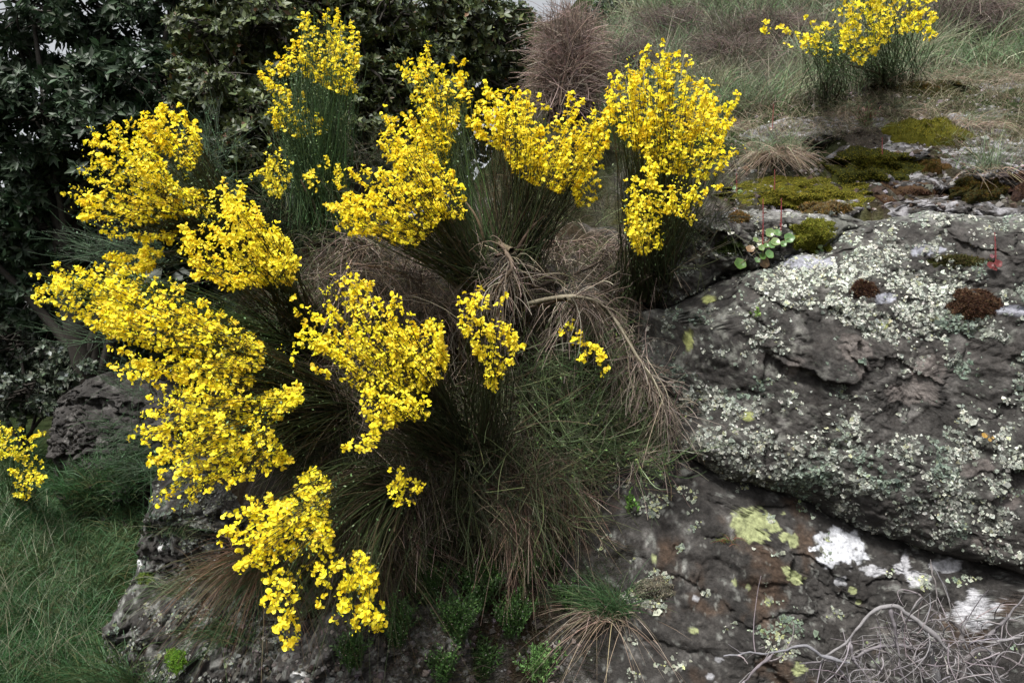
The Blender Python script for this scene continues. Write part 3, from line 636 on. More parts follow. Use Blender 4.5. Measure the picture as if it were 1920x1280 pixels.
# ------------------------------------------------------------------ green twig masses without flowers
DEAD = [(.14, .11, .086), (.075, .055, .042), (.26, .215, .175), (.03, .022, .016)]
def twigmass(name, label, srcs, cols, cat, group=None, n_scale=1, parts_mat=None, root=None, leaf=None):
    """srcs: (poly of starts, n, mean dir(px space dx,dy), spread, length m, gravity, radius, lift)"""
    mat = parts_mat or M_DRY; parts = []; c0 = np.array(srcs[0][0], float).mean(0); r0 = on(*c0) if root is None else root
    t = thing(name, label, cat, r0, group); lp = []
    for poly, n, dr, sp, L, g, r, lift in srcs:
        n = int(n*n_scale); q = samp_poly(poly, n); d = np.array([hd(a, b, 4) for a, b in q]); d = np.minimum(d, np.percentile(d, 60)+.1)
        A = P(q[:, 0], q[:, 1], d-rng.uniform(*lift, n)); 
        # tuft grouping: strands share a wandering direction
        w = np.stack([fbm(np.stack([q[:, 0]/45, q[:, 1]/45, 0*d+k*7], -1), 2, seed=90) for k in range(3)], -1)
        D = norm(np.array([dr[0], -.25, -dr[1]])+w*sp*1.6+rng.normal(0, sp*.6, (n, 3))*[1, .5, 1]); ch = rng.random(n) < .5; D[ch] = norm(rng.normal(size=(ch.sum(), 3))*[1, .45, 1]+D[ch]*.5); ln = L*rng.uniform(.35, 1.3, (n, 1))
        K = 6; s = np.linspace(0, 1, K)[None, :, None]
        Q = A[:, None]+D[:, None]*ln[:, None]*s+np.array([0, 0, -1])*g*ln[:, None]*s*s*rng.uniform(.6, 1.4, (n, 1, 1))+rng.normal(0, .16, (n, 1, 3))*ln[:, None]*s**2+np.cumsum(rng.normal(0, .0028, (n, K, 3)), 1)
        V, F = tubes(Q, r*np.linspace(1.3, .55, K)[None]*rng.uniform(.7, 1.4, (n, 1))); parts.append((V, F, rep(pick(cols, n, dv=.35), K*3)))
        m = int(n*1.2); si = rng.integers(0, n, m); k0 = rng.integers(1, K-1, m); p0 = Q[si, k0]; tg = norm(Q[si, k0+1]-p0)
        d2 = norm(tg+rng.normal(0, .35, (m, 3))); l2 = ln[si]*rng.uniform(.15, .45, (m, 1)); W = bez(p0, p0+d2*l2*.5, p0+d2*l2+np.array([0, 0, -g*.3])*l2, 4)
        V, F = tubes(W, r*.7*np.linspace(1, .6, 4)[None]); parts.append((V, F, rep(pick(cols, m, dv=.35), 12)))
        lp.append(Q[:, 3:].reshape(-1, 3)); lp.append(W.reshape(-1, 3))
    V, F, C = join(parts); stuff(mesh_np('twigs', V, F, mat, t, C))
    if leaf:
        pts = np.concatenate(lp); n = int(len(pts)*leaf[0]); pts = pts[rng.integers(0, len(pts), n)]+rng.normal(0, .004, (n, 3))
        TV = np.array([(0, 0, 0), (-.22, .5, .05), (.22, .5, .05), (0, 1, 0)]); TF = np.array([(0, 2, 1), (1, 2, 3)])
        dr = norm(rng.normal(size=(n, 3))+[0, 0, .6]); R = frames(np.cross(dr, rng.normal(size=(n, 3))), dr)
        V, F, C = scatter(TV, TF, pts, R, rng.uniform(.006, .013, n), None, pick(leaf[1], n)); stuff(mesh_np('leaves', V, F, M_STEM, t, C))
    return t
def limbs(t, lst, col=(.10, .075, .055), name='branch', brist=38, bc=None):
    tw_ = []
    for pts, r in lst:
        pts = np.array(pts, float); d = np.array([hd(a, b, 4) for a, b, _ in pts])-pts[:, 2]; Q = P(pts[:, 0], pts[:, 1], np.minimum(d, np.median(d)+.12)-.08); r = r*1.25
        K = 22; s = np.linspace(0, len(Q)-1, K); 
        Qs = np.stack([np.interp(s, np.arange(len(Q)), Q[:, k]) for k in range(3)], -1)
        for _ in range(3): Qs[1:-1] = (Qs[:-2]+2*Qs[1:-1]+Qs[2:])/4
        Qs += fbm(Qs*25, 2)[:, None]*.004
        V, F = tubes(Qs[None], (np.linspace(1, .35, K)*r*(1+.15*rng.normal(size=K)))[None], 7)
        mesh_np(name, V, F, M_WOOD, t, jit(col, 1, .12).repeat(len(V), 0))
        n = brist; k0 = rng.integers(2, K-1, n); p0 = Qs[k0]; tg = norm(Qs[k0]-Qs[k0-1]); D = norm(tg*.8+rng.normal(0, .7, (n, 3))*[1, .6, 1]+[0, -.1, -.25]); ln = rng.uniform(.05, .22, (n, 1))
        W = bez(p0, p0+D*ln*.5+rng.normal(0, .12, (n, 3))*ln, p0+D*ln+np.array([0, 0, -.45])*ln+rng.normal(0, .15, (n, 3))*ln, 7); V, F = tubes(W, .0014*np.linspace(1.4, .5, 7)[None]); tw_.append((V, F, rep(pick(bc or DEAD, n, dv=.3), 21)))
        m = n*4; si = rng.integers(0, n, m); k0 = rng.integers(1, 6, m); p0 = W[si, k0]; tg = norm(W[si, k0+1]-p0); D = norm(tg+rng.normal(0, .5, (m, 3))); l2 = rng.uniform(.03, .12, (m, 1))
        X_ = bez(p0, p0+D*l2*.5, p0+D*l2+np.array([0, 0, -.4])*l2, 5); V, F = tubes(X_, .0009); tw_.append((V, F, rep(pick(bc or DEAD, m, dv=.3), 15)))
    V, F, C = join(tw_); stuff(mesh_np('side_twigs', V, F, M_DRY, t, C))
OLIVE = [(.03, .042, .015), (.018, .024, .01), (.065, .08, .032), (.06, .043, .027)]
t = twigmass('dead_broom', 'grey-brown curtain of dead broom twigs draped over the centre of the bank', [
    ([(640, 440), (820, 450), (880, 520), (860, 640), (700, 560), (560, 540)], 520, (.1, .3), .6, .22, .5, .0011, (.03, .25)),
    ([(940, 440), (1200, 430), (1240, 520), (1100, 560), (940, 540)], 380, (.0, .35), .7, .18, .6, .0011, (.03, .2)),
    ([(540, 700), (700, 720), (800, 850), (700, 950), (540, 860)], 450, (0, .6), .5, .22, .5, .0011, (.02, .15))], DEAD, 'dead shrub')
limbs(t, [([(960, 470, .1), (905, 440, .15), (880, 480, .15), (885, 540, .12), (930, 585, .1)], .009), ([(940, 460, .1), (965, 500, .16), (930, 540, .16), (935, 600, .1)], .007),
    ([(1000, 540, .14), (1060, 520, .18), (1120, 495, .18), (1180, 440, .12)], .007), ([(930, 480, .1), (1000, 450, .15), (1080, 455, .15), (1150, 430, .1)], .006),
    ([(980, 580, .1), (1060, 560, .2), (1150, 545, .2), (1175, 500, .15), (1215, 440, .1)], .007), ([(1145, 590, .1), (1170, 550, .15), (1185, 520, .15), (1240, 480, .1)], .006),
    ([(655, 495, .1), (720, 500, .15), (800, 530, .1)], .005), ([(520, 675, .12), (600, 690, .15), (700, 680, .1)], .006)])
twigmass('dead_broom', 'matted tangle of tan dead stems covering the middle of the bank', [
    ([(560, 430), (760, 440), (900, 470), (1180, 440), (1210, 560), (1120, 640), (900, 640), (620, 600)], 1500, (.1, .1), 1.6, .17, .5, .0010, (.0, .12)),
    ([(540, 640), (900, 640), (1150, 640), (1200, 820), (1100, 960), (700, 1030), (540, 860)], 2300, (.1, .3), 1.5, .18, .5, .0010, (.0, .14)),
    ([(500, 700), (640, 680), (800, 860), (760, 1060), (640, 980), (520, 880)], 900, (-.3, .4), 1.4, .17, .4, .0010, (.02, .2))],
    [(.15, .118, .092), (.08, .06, .045), (.26, .215, .175), (.045, .055, .02), (.07, .085, .035)], 'dead shrub', root=P(860, 600, 3.1))
t = twigmass('dead_broom', 'arching dead broom branch with bristling side twigs against the boulder edge', [
    ([(990, 560), (1120, 550), (1180, 600), (1150, 620), (1060, 590)], 40, (-.1, .5), .9, .17, .4, .0011, (.1, .3)),
    ([(1130, 560), (1170, 570), (1230, 700), (1270, 780), (1220, 760), (1170, 680)], 240, (.0, .5), .55, .16, .3, .0011, (.1, .26)),
    ([(1130, 740), (1270, 760), (1270, 850), (1160, 880)], 260, (.1, .4), .8, .16, .2, .0011, (.05, .2))], [(.19, .155, .125), (.11, .088, .07), (.25, .21, .175)], 'dead shrub')
limbs(t, [([(990, 570, .15), (1080, 550, .22), (1140, 575, .26), (1190, 660, .26), (1235, 730, .2), (1268, 785, .12)], .008), ([(1060, 560, .2), (1120, 590, .28), (1160, 660, .28), (1180, 740, .22)], .005)], (.15, .12, .10))
twigmass('green_broom', 'green flowerless broom hanging in long curls below the dead branch', [
    ([(930, 660), (1120, 660), (1200, 760), (1180, 860), (1000, 820)], 520, (.55, .35), .8, .26, -.1, .0011, (.08, .3)),
    ([(1060, 760), (1250, 760), (1260, 880), (1080, 900)], 420, (.2, .4), 1.1, .2, -.5, .0010, (.05, .25))],
    [(.045, .08, .025), (.09, .13, .05), (.17, .21, .11), (.03, .045, .017)], 'shrub', leaf=(.3, [(.09, .17, .05), (.06, .12, .035), (.2, .25, .07)]), parts_mat=M_STEM)
t = twigmass('green_broom', 'dark olive broom skirt hanging over the middle of the bank', [
    ([(780, 700), (1000, 700), (1060, 850), (1000, 940), (800, 900)], 600, (.15, .6), .9, .26, .2, .0011, (.05, .3)),
    ([(640, 820), (860, 840), (900, 980), (700, 1010)], 480, (-.25, .6), .9, .28, .15, .0011, (.03, .22)),
    ([(860, 860), (1120, 860), (1100, 980), (900, 1000)], 450, (.2, .6), .9, .22, .1, .0010, (.03, .2)),
    ([(520, 760), (640, 740), (700, 860), (560, 900)], 450, (-.6, .2), .5, .26, .2, .0010, (.03, .2))], OLIVE, 'shrub', parts_mat=M_STEM)
limbs(t, [([(880, 880, .05), (840, 860, .15), (800, 900, .15), (740, 935, .1)], .008), ([(700, 790, .1), (780, 850, .2), (800, 900, .12), (760, 960, .08)], .008)], (.08, .06, .04))
twigmass('dead_broom', 'reddish brown hank of dead twigs hanging low in the middle', [
    ([(915, 880), (990, 890), (1000, 960), (930, 960)], 260, (.05, 1), .16, .28, .2, .0011, (.05, .16)),
    ([(1040, 850), (1110, 850), (1100, 930), (1050, 940)], 200, (-.05, 1), .2, .25, .2, .0011, (.04, .14)),
    ([(715, 920), (760, 930), (760, 1000), (720, 1000)], 180, (.1, 1), .18, .22, .2, .0011, (.04, .14))], [(.14, .095, .065), (.20, .15, .11), (.08, .055, .04)], 'dead shrub')
twigmass('green_broom', 'deep green twigs on the shaded side under the left broom', [
    ([(330, 270), (420, 260), (470, 400), (420, 440), (350, 350)], 300, (-.5, -.5), .4, .22, .0, .0012, (.3, .5)),
    ([(160, 600), (260, 640), (300, 760), (220, 740), (170, 680)], 260, (-.7, -.2), .4, .2, .0, .0012, (.3, .5)),
    ([(180, 780), (300, 800), (340, 900), (220, 880)], 260, (-.7, .1), .5, .2, .1, .0012, (.2, .4)),
    ([(150, 455), (300, 440), (330, 500), (180, 500)], 220, (-.8, -.2), .3, .18, 0, .0012, (.4, .6))],
    [(.025, .05, .022), (.04, .075, .035), (.02, .03, .015)], 'shrub', leaf=(.3, [(.07, .14, .07), (.05, .10, .05)]), parts_mat=M_STEM, root=P(430, 600, 3.1))
twigmass('green_broom', 'dense dark stems filling the gaps behind the upper broom flowers', [
    ([(480, 300), (720, 250), (900, 330), (920, 460), (640, 470), (480, 440)], 700, (-.1, -.6), .8, .20, .0, .0012, (.02, .3)),
    ([(900, 330), (1200, 300), (1260, 430), (940, 450)], 400, (.1, -.6), .8, .17, .0, .0012, (.02, .3)),
    ([(400, 480), (620, 500), (600, 640), (450, 620)], 450, (-.3, -.3), .9, .22, .1, .0011, (.02, .25)),
    ([(1240, 300), (1380, 330), (1360, 430), (1260, 520), (1200, 500)], 300, (.3, -.6), .5, .2, .0, .0011, (.03, .2))], OLIVE, 'shrub', parts_mat=M_STEM)

# dry brown bush behind, at the top
def upright_dry(label, bx, by, d0, w, top, n, cl, name='dry_bush', group=None):
    r0 = P(bx, by, d0) if d0 else on(bx, by); d0 = r0[1]; t = thing(name, label, 'dead shrub', r0, group)
    hp = by-top; q = np.stack([rng.normal(bx, w, n), by-hp*(.05+.95*rng.random(n)**.7)], -1); d = d0-.2+rng.uniform(0, .5, n); T = P(q[:, 0], q[:, 1], d)
    A = r0+rng.normal(0, w/FPX*d0*.8, (n, 3))*[1.2, 1, .6]; Cc = A*.55+T*.45; Cc[:, 0] = A[:, 0]*.5+T[:, 0]*.5+rng.normal(0, .06, n); Cc[:, 2] += .04
    S = bez(A, Cc, T, 8)+np.cumsum(rng.normal(0, .006, (n, 8, 3)), 1); V, F = tubes(S, .0022*np.linspace(1.4, .5, 8)[None]); c = pick(cl, n, dv=.25)
    parts = [(V, F, rep(c, 24))]
    m = n*3; si = rng.integers(0, n, m); k0 = rng.integers(3, 7, m); p0 = S[si, k0]; sx = np.sign(p0[:, 0]-r0[0]+rng.normal(0, .08, m))
    D = norm(np.stack([sx*rng.uniform(.2, 1, m), rng.normal(0, .5, m), rng.uniform(-.3, .8, m)], -1)); ln = rng.uniform(.08, .24, (m, 1))
    W = bez(p0, p0+D*ln*.6, p0+D*ln+np.array([0, 0, -.2])*ln, 4); V, F = tubes(W, .0012); parts.append((V, F, rep(pick(cl, m, dv=.25)*1.3, 12)))
    V, F, C = join(parts); stuff(mesh_np('twigs', V, F, M_DRY, t, C))
upright_dry('tall dry brown bush of bare stems behind the flowering broom', 1065, 215, 4.6, 25, -5, 900, [(.14, .10, .085), (.20, .155, .13), (.08, .055, .045)])
SCR = [(.09, .065, .055), (.13, .10, .09), (.06, .05, .04)]
for lab_, x_, y_, w_s, tp_ in [('brown scrub on the slope just right of the tall dry bush', 1180, 150, 30, 60), ('dark purplish scrub in the middle of the hillside', 1370, 140, 46, 60),
    ('brown scrub near the ridge above the bright broom', 1265, 80, 40, 10), ('grey scrub on the hillside left of the hillside broom', 1460, 90, 40, 15), ('brown scrub at the top edge right of the hillside broom', 1830, 70, 50, -30)]:
    upright_dry(lab_, x_, y_, None, w_s, tp_, 420, SCR, 'dry_scrub', 'dry scrub on the hillside')

# ------------------------------------------------------------------ trees
def whorl(nl, wd, tilt):
    LV, LF = leaf_t(wd); Vs, Fs = [], []
    for k in range(nl):
        a = k*2.4+rng.uniform(-.3, .3); e = tilt+rng.uniform(-.35, .35); s = rng.uniform(.7, 1.1)
        Rz = Matrix.Rotation(a, 3, 'Z')@Matrix.Rotation(math.pi/2-e-0, 3, 'X').inverted()@Matrix.Rotation(0, 3, 'X')
        M_ = np.array(Matrix.Rotation(a, 3, 'Z')@Matrix.Rotation(e, 3, 'X')); Vs.append((LV*s)@M_.T+[0, 0, k*.05]); Fs.append(LF+5*k)
    return np.concatenate(Vs), np.concatenate(Fs)
def tree(name, label, root, blobs, cols, wts, leaf, wd, limb_to=None, trunk_r=.09, n_leafobj=150, tw=.5, cat='tree', bark=(.03, .026, .022), dense=1.0, group=None):
    """blobs: (px, py, rpx, d, count of whorls)"""
    root = np.array(root, float); t = thing(name, label, cat, root, group)
    Wt = [whorl(7, wd, .5) for _ in range(3)]; pos, out = [], []; br = []
    cs = []
    for px, py, r, d, cnt in blobs:
        c = P(px, py, d); R_ = r/FPX*d; cs.append((c, R_)); n = int(cnt*dense)
        # sprays: sub-centres so that light and dark clumps form
        ns = max(6, n//14); sub = norm(rng.normal(size=(ns, 3)))*(rng.random((ns, 1))**.35)*R_*[1, 1, .85]+c
        k = rng.integers(0, ns, n); p = sub[k]+rng.normal(0, .14, (n, 3))*R_*[1.2, 1, .7]*.8
        pos.append(p); out.append(norm(p-c+np.array([0, 0, .5])*R_+rng.normal(0, .5, (n, 3))*R_))
        br.append((c, sub))
    # trunk and limbs
    top = np.mean([c for c, _ in cs], 0); tp = np.linspace(0, 1, 10)[:, None]; path = root+(top-root)*tp*[1, 1, .75]+np.stack([np.sin(tp[:, 0]*5)*.06, np.cos(tp[:, 0]*4)*.05, 0*tp[:, 0]], -1)
    V, F = tubes(path[None], np.linspace(trunk_r, trunk_r*.45, 10)[None], 10); mesh_np('trunk', V, F, M_WOOD, t, np.repeat([bark], len(V), 0))
    pl = []
    for c, sub in br:
        s0 = path[rng.integers(4, 10)]; V, F = tubes(bez(s0[None], ((s0+c)/2+[0, 0, .12])[None], c[None], 10), np.linspace(trunk_r*.35, .012, 10)[None], 6); mesh_np('limb', V, F, M_WOOD, t, np.repeat([bark], len(V), 0))
        A = np.repeat(c[None], len(sub), 0)+rng.normal(0, .05, (len(sub), 3)); V, F = tubes(bez(A, (A+sub)/2+rng.normal(0, .08, sub.shape), sub, 6), np.linspace(.012, .003, 6)[None], 3); pl.append((V, F, np.repeat([np.array(bark)*1.3], len(V), 0)))
    V, F, C = join(pl); stuff(mesh_np('twigs', V, F, M_WOOD, t, C))
    pos = np.concatenate(pos); out = np.concatenate(out); n = len(pos); R = frames(out, rng.normal(size=(n, 3))); s = leaf*rng.uniform(.6, 1.2, n)
    parts = []; vs = rng.integers(0, 3, n)
    for v in range(3):
        ii = np.where(vs == v)[0]; m = len(ii)*7
        V, F, _ = scatter(Wt[v][0], Wt[v][1], pos[ii], R[ii], s[ii]); C = rep(pick(cols, m, wts, .28, .06), 5); parts.append((V, F, C))
    V, F, C = join(parts); stuff(mesh_np('crown', V, F, M_LEAF, t, C))
    # the leaves that show largest: single objects
    LV, LF = leaf_t(wd); ms = []
    for k in range(4):
        o = mesh_np('leaf', LV, LF, M_LEAF, col=np.repeat(pick(cols, 1, wts, .2), 5, 0)); ms.append(o.data); bpy.data.objects.remove(o)
    fr = np.argsort(pos[:, 1])[:n_leafobj]
    for ii in fr:
        o = bpy.data.objects.new('leaf', ms[rng.integers(0, 4)]); COL.objects.link(o); o.parent = t
        m4 = np.eye(4); m4[:3, :3] = frames(norm(rng.normal(size=(1, 3))+[0, -.3, 1]), norm(out[ii:ii+1]+rng.normal(0, .4, (1, 3))))[0]*s[ii]*1.1; m4[:3, 3] = pos[ii]+rng.normal(0, .03, 3)-root; o.matrix_basis = Matrix(m4.tolist())
    return t
DARKL = [(.018, .036, .016), (.028, .05, .024), (.04, .06, .035), (.06, .075, .055)]
tree('holm_oak', 'dark evergreen oak filling the upper left corner', (-3.4, 6.6, .1), [
    (60, 20, 95, 6.0, 280), (190, 10, 120, 6.2, 300), (330, -10, 110, 6.0, 330), (50, 110, 90, 6.4, 260), (260, 90, 90, 6.4, 240), (80, 215, 90, 5.6, 330), (200, 190, 110, 5.5, 600), (320, 170, 110, 5.4, 620),
    (60, 330, 90, 5.9, 360), (200, 300, 110, 5.8, 460), (330, 280, 110, 5.6, 420), (40, 430, 100, 6.2, 420), (150, 440, 90, 6.2, 400), (80, 540, 110, 6.6, 300), (-80, 200, 130, 6, 200), (-90, 420, 130, 6, 200)],
    DARKL, [4, 4, 2, .6], .085, .19, dense=1.0, trunk_r=.14, n_leafobj=200)
tree('young_oak', 'grey-green oak with some reddish leaves behind the tall broom', (-.9, 5.6, 2.0), [
    (400, 60, 90, 4.9, 420), (500, 30, 100, 4.8, 460), (620, 10, 100, 4.9, 420), (720, 40, 110, 4.8, 520), (840, 40, 100, 4.9, 420), (930, 70, 80, 5.0, 260), (420, 160, 100, 4.8, 520), (460, 260, 100, 4.7, 460), (560, 220, 100, 4.9, 320),
    (700, 150, 100, 4.8, 480), (820, 150, 90, 4.9, 300), (930, 170, 60, 5.1, 110), (700, 240, 80, 4.8, 260), (400, 330, 80, 4.7, 260), (620, 120, 90, 5.0, 300)],
    [(.045, .062, .020), (.07, .088, .036), (.10, .12, .085), (.11, .06, .03), (.08, .10, .025)], [4, 4, 2, .35, 1.4], .05, .25, dense=1.35, trunk_r=.08, n_leafobj=250)
tree('grey_shrub', 'dull grey-green small-leaved shrub in the shade at the left edge', (-4.4, 7.0, .05), [
    (30, 640, 80, 6.6, 420), (110, 650, 70, 6.4, 380), (40, 740, 70, 6.2, 330), (130, 600, 70, 6.6, 300), (170, 700, 50, 6.3, 200), (-60, 680, 90, 6.5, 200)],
    [(.04, .055, .035), (.07, .085, .06), (.12, .13, .12)], [3, 3, 1], .05, .3, trunk_r=.04, n_leafobj=40, cat='shrub')
# far wood behind the oaks, one mass nobody could count
def far_mass(name, label, blobs, cols, leaf, n_tot, kind='stuff'):
    LV, LF = leaf_t(.4); a = np.array([b[4] for b in blobs], float); k = rng.choice(len(blobs), n_tot, p=a/a.sum()); B = np.array(blobs)[k]
    c = P(B[:, 0], B[:, 1], B[:, 3]); R_ = (B[:, 2]/FPX*B[:, 3])[:, None]; p = c+norm(rng.normal(size=(n_tot, 3)))*rng.random((n_tot, 1))**.4*R_
    V, F, C = scatter(LV, LF, p, frames(rng.normal(size=(n_tot, 3)), rng.normal(size=(n_tot, 3))), leaf*rng.uniform(.6, 1.4, n_tot), None, pick(cols, n_tot, dv=.3))
    o = mesh_np(name, V, F, M_LEAF, col=C); o['kind'] = kind; tag(o, label, 'woodland'); return o
far_mass('woodland', 'dark shaded woodland behind the oak on the left', [(x, y, 130, 9, 1) for x in (-100, 40, 180, 320, 460, 600) for y in (420, 520, 640, 740)]+[(x, 330, 90, 8.5, .8) for x in (190, 330, 470, 600, 740)]+[(x, 210, 90, 8.5, .8) for x in (330, 420, 540, 660, 780)]+[(x, 90, 100, 8.5, .7) for x in (420, 540, 660, 780, 880)], [(.012, .02, .01), (.02, .03, .015)], .22, 11000)
far_mass('treetops', 'grey-green tree tops showing over the ridge at the top', [(880, 20, 60, 14, 1), (960, 60, 60, 13, 1), (1000, 110, 50, 12, .8), (890, 260, 45, 9, .5), (850, 300, 50, 8.5, .6), (880, 200, 45, 9, .5), (1120, 60, 40, 15, .6), (1240, 10, 60, 15, 1), (1330, 0, 60, 15, 1), (1160, 50, 40, 15, .6), (1210, 40, 30, 15, .5), (1130, 40, 40, 12.5, .7), (1230, 25, 45, 12.5, .7), (1190, 10, 30, 12.5, .3)], [(.06, .08, .055), (.09, .11, .08), (.05, .06, .045)], .09, 5200)

# ------------------------------------------------------------------ grass
def blades(A, ln, az, lean, droop, K=5, up=None):
    n = len(A); s = np.linspace(0, 1, K)[None, :, None]; az = np.asarray(az)
    h = np.stack([np.cos(az), np.sin(az), 0*az], -1); u = np.array([0, 0, 1.0]) if up is None else up
    D = norm(u+h*np.asarray(lean)[:, None])
    return A[:, None]+ln[:, None, None]*(D[:, None]*s+(h*.5+np.array([0, 0, -1]))[:, None]*np.asarray(droop)[:, None, None]*s*s)
def grass_field(name, label, pxs, n, L, cols, wts, wdt, tuft=40, kind='stuff', reject=None, patch=None, lean=.5, droop=.35, cscale=1.0):
    q = samp_poly(pxs, n)
    # gather blades around tuft centres
    nt_ = max(1, n//tuft); cen = samp_poly(pxs, nt_); k = rng.integers(0, nt_, n); f = rng.random(n) < .7
    q[f] = cen[k[f]]+rng.normal(0, 12, (f.sum(), 2))*[1.3, .6]
    pos, nor, ok = hits(q)
    m = pos[:, 1] < 40
    if reject is not None: m &= ~reject(q[ok], pos, nor)
    pos, ok = pos[m], ok[m]; n = len(pos); kk = k[ok]; az = rng.uniform(0, 2*math.pi, n)
    tb = np.random.default_rng(5).uniform(.7, 1.3, nt_)[kk]; ta = np.random.default_rng(6).uniform(0, 6.28, nt_)[kk]
    az = np.where(rng.random(n) < .6, ta+rng.normal(0, .7, n), az)
    Lb = L*rng.uniform(.5, 1.2, n)*tb*np.clip(pos[:, 1]/6, .75, 1.3)
    Q = blades(pos-[0, 0, .01], Lb, az, lean*rng.uniform(.2, 1.6, n), droop*rng.uniform(.3, 1.6, n), 4)
    w_ = wdt*np.clip(pos[:, 1]/5, .7, 2.2)[:, None]*np.array([1, .9, .65, .12])[None]
    V, F = ribbons(Q, w_)
    cc = pick(cols, n, wts, .2, .06); tv = np.random.default_rng(8).uniform(.5, 1.45, (nt_, 1))[kk]; cz = pick(cols, nt_, wts, .1, .03)[kk]
    C = (cc*.5+cz*.5)*tv
    if patch is not None:
        f_ = sstep(-.05, .3, fbm(pos*.9, 3, seed=21)); C = lerp(C, pick(patch, n, dv=.25), (f_*.9)[:, None])
    C = np.clip(C, 0, 1)
    o = mesh_np(name, V, F, M_GRASS, col=rep(C, 8)); o['kind'] = kind; tag(o, label, 'grass'); return o
GL = [(.022, .07, .02), (.035, .095, .033), (.07, .135, .06), (.12, .105, .05)]
grass_field('grass', 'soft blue-green grass on the slope at the lower left', [(-150, 850), (60, 850), (100, 900), (275, 880), (260, 980), (225, 1070), (180, 1150), (180, 1210), (290, 1300), (-150, 1330)], 27000, .28, GL, [4, 4, 2.5, 1.2], .0043, 80, lean=.55, droop=.5, patch=[(.07, .085, .035), (.05, .11, .045)])
grass_field('grass', 'sparse pale seed stalks standing above the lower left grass', [(-100, 950), (160, 930), (150, 1120), (250, 1290), (-100, 1290)], 900, .42, [(.20, .24, .16), (.26, .24, .17)], [1, 1], .0024, 12, lean=.45, droop=.25)
grass_field('grass', 'sparse straw stalks standing above the hillside grass', [(1180, 40), (1960, 0), (1960, 130), (1500, 180), (1330, 220), (1180, 180)], 1100, .5, [(.26, .22, .17), (.20, .22, .14)], [1, 1], .0030, 12, lean=.4, droop=.2)
HL = [(.11, .19, .08), (.17, .25, .14), (.30, .26, .18), (.13, .11, .09), (.17, .145, .13)]
def grass_world(label, x0, x1, y0, y1, n, L, cols, wts):
    x = rng.uniform(x0, x1, n); y = rng.uniform(y0, y1, n); z = H(x, y); A = np.stack([x, y, z-.01], -1)
    u_, v_ = toPx(A); m = ((u_ < -20) | (u_ > 1940) | (x < 0)) & (z < (.35 if x1 < 0 else 99)); A = A[m]; n = len(A)
    Q = blades(A, L*rng.uniform(.5, 1.2, n), rng.uniform(0, 6.28, n), .6*rng.uniform(.2, 1.6, n), .45*rng.uniform(.3, 1.6, n), 4); V, F = ribbons(Q, .0045*np.array([1, .8, .5, .12])[None])
    o = mesh_np('grass', V, F, M_GRASS, col=rep(pick(cols, n, wts), 8)); o['kind'] = 'stuff'; tag(o, label, 'grass')
grass_world('low grass on the level ground around the jagged outcrop', -4.2, -1.2, 2.6, 8, 9000, .22, GL, [4, 4, 2.5, 1.2])
grass_world('hillside grass carrying on past the picture edge', 3.0, 8, 4.6, 12, 8000, .34, HL, [3, 3, 2, 1, .8])
grass_field('grass', 'long grass edging the shaded rock at the left', [(100, 890), (260, 850), (300, 870), (240, 960), (120, 940)], 2600, .16, [(.03, .07, .025), (.05, .10, .04)], [1, 1], .003, 60)
grass_field('grass', 'pale green and straw grass over the upper right hillside', [(1130, -30), (1990, -30), (1990, 120), (1900, 130), (1760, 130), (1640, 150), (1560, 190), (1380, 210), (1330, 250), (1280, 250), (1130, 200)], 27000, .32, HL, [3, 3, 2, 1.0, .8], .0052, 90, lean=.55, droop=.4, patch=[(.11, .08, .07), (.16, .13, .115), (.09, .10, .06)])
grass_field('grass', 'short withered grass and stems among the ledges', [(1360, 200), (1640, 130), (1980, 120), (1980, 330), (1700, 240), (1500, 280), (1360, 330)], 12000, .13, [(.26, .22, .16), (.12, .16, .07), (.17, .12, .09)], [2, 1.4, 1], .0028, 30, droop=.5)
grass_field('undergrowth', 'dark leaf litter and dead blades at the shaded foot of the bank', [(560, 1000), (1180, 960), (1120, 1290), (760, 1290)], 9000, .13, [(.04, .03, .02), (.02, .035, .012), (.07, .05, .035)], [2, 2, 1], .002, 30, lean=1.0, droop=.5)
q0 = [(1280, 30), (1520, 20), (1480, 120), (1300, 150)]
grass_field('undergrowth', 'purplish grey dry undergrowth on the hillside below the ridge', [(1240, 20), (1500, 20), (1540, 70), (1440, 120), (1290, 150), (1180, 150)], 9000, .22, [(.10, .075, .065), (.15, .12, .11), (.08, .07, .05)], [2, 2, 1], .0026, 60, lean=1.0, droop=.2)

def tuft(label, px, py, n, L, cols, wts, wd=.0026, lean=.7, droop=.7, sp=.03, skirt=None, sdir=None, group='grass tufts'):
    r0, nr, d = hit(px, py); t = thing('grass_tuft', label, 'grass tuft', r0, group)
    def part(nm, n, L, cols, wts, lean, droop, z0=0):
        A = r0+rng.normal(0, sp, (n, 3))*[1.2, .7, .3]+[0, -.01, z0]; az = rng.uniform(0, 6.28, n)
        if sdir is not None: az = np.where(rng.random(n) < .7, sdir+rng.normal(0, .8, n), az)
        Q = blades(A, L*rng.uniform(.5, 1.2, n), az, lean*rng.uniform(.1, 1.5, n), droop*rng.uniform(.4, 1.5, n), 7)
        V, F = ribbons(Q, wd*np.array([1, 1, .9, .8, .6, .4, .1])[None]); stuff(mesh_np(nm, V, F, M_GRASS, t, rep(pick(cols, n, wts, .2), 14)))
    part('blades', n, L, cols, wts, lean, droop)
    if skirt: part('dry_skirt', skirt[0], skirt[1], [(.30, .23, .17), (.22, .16, .12), (.38, .31, .24)], [1, 1, 1], 1.6, 1.3, -.01)
    return t
GG = [(.05, .10, .03), (.08, .14, .05), (.12, .17, .08)]; PG = [(.12, .17, .09), (.18, .22, .14), (.26, .22, .16)]
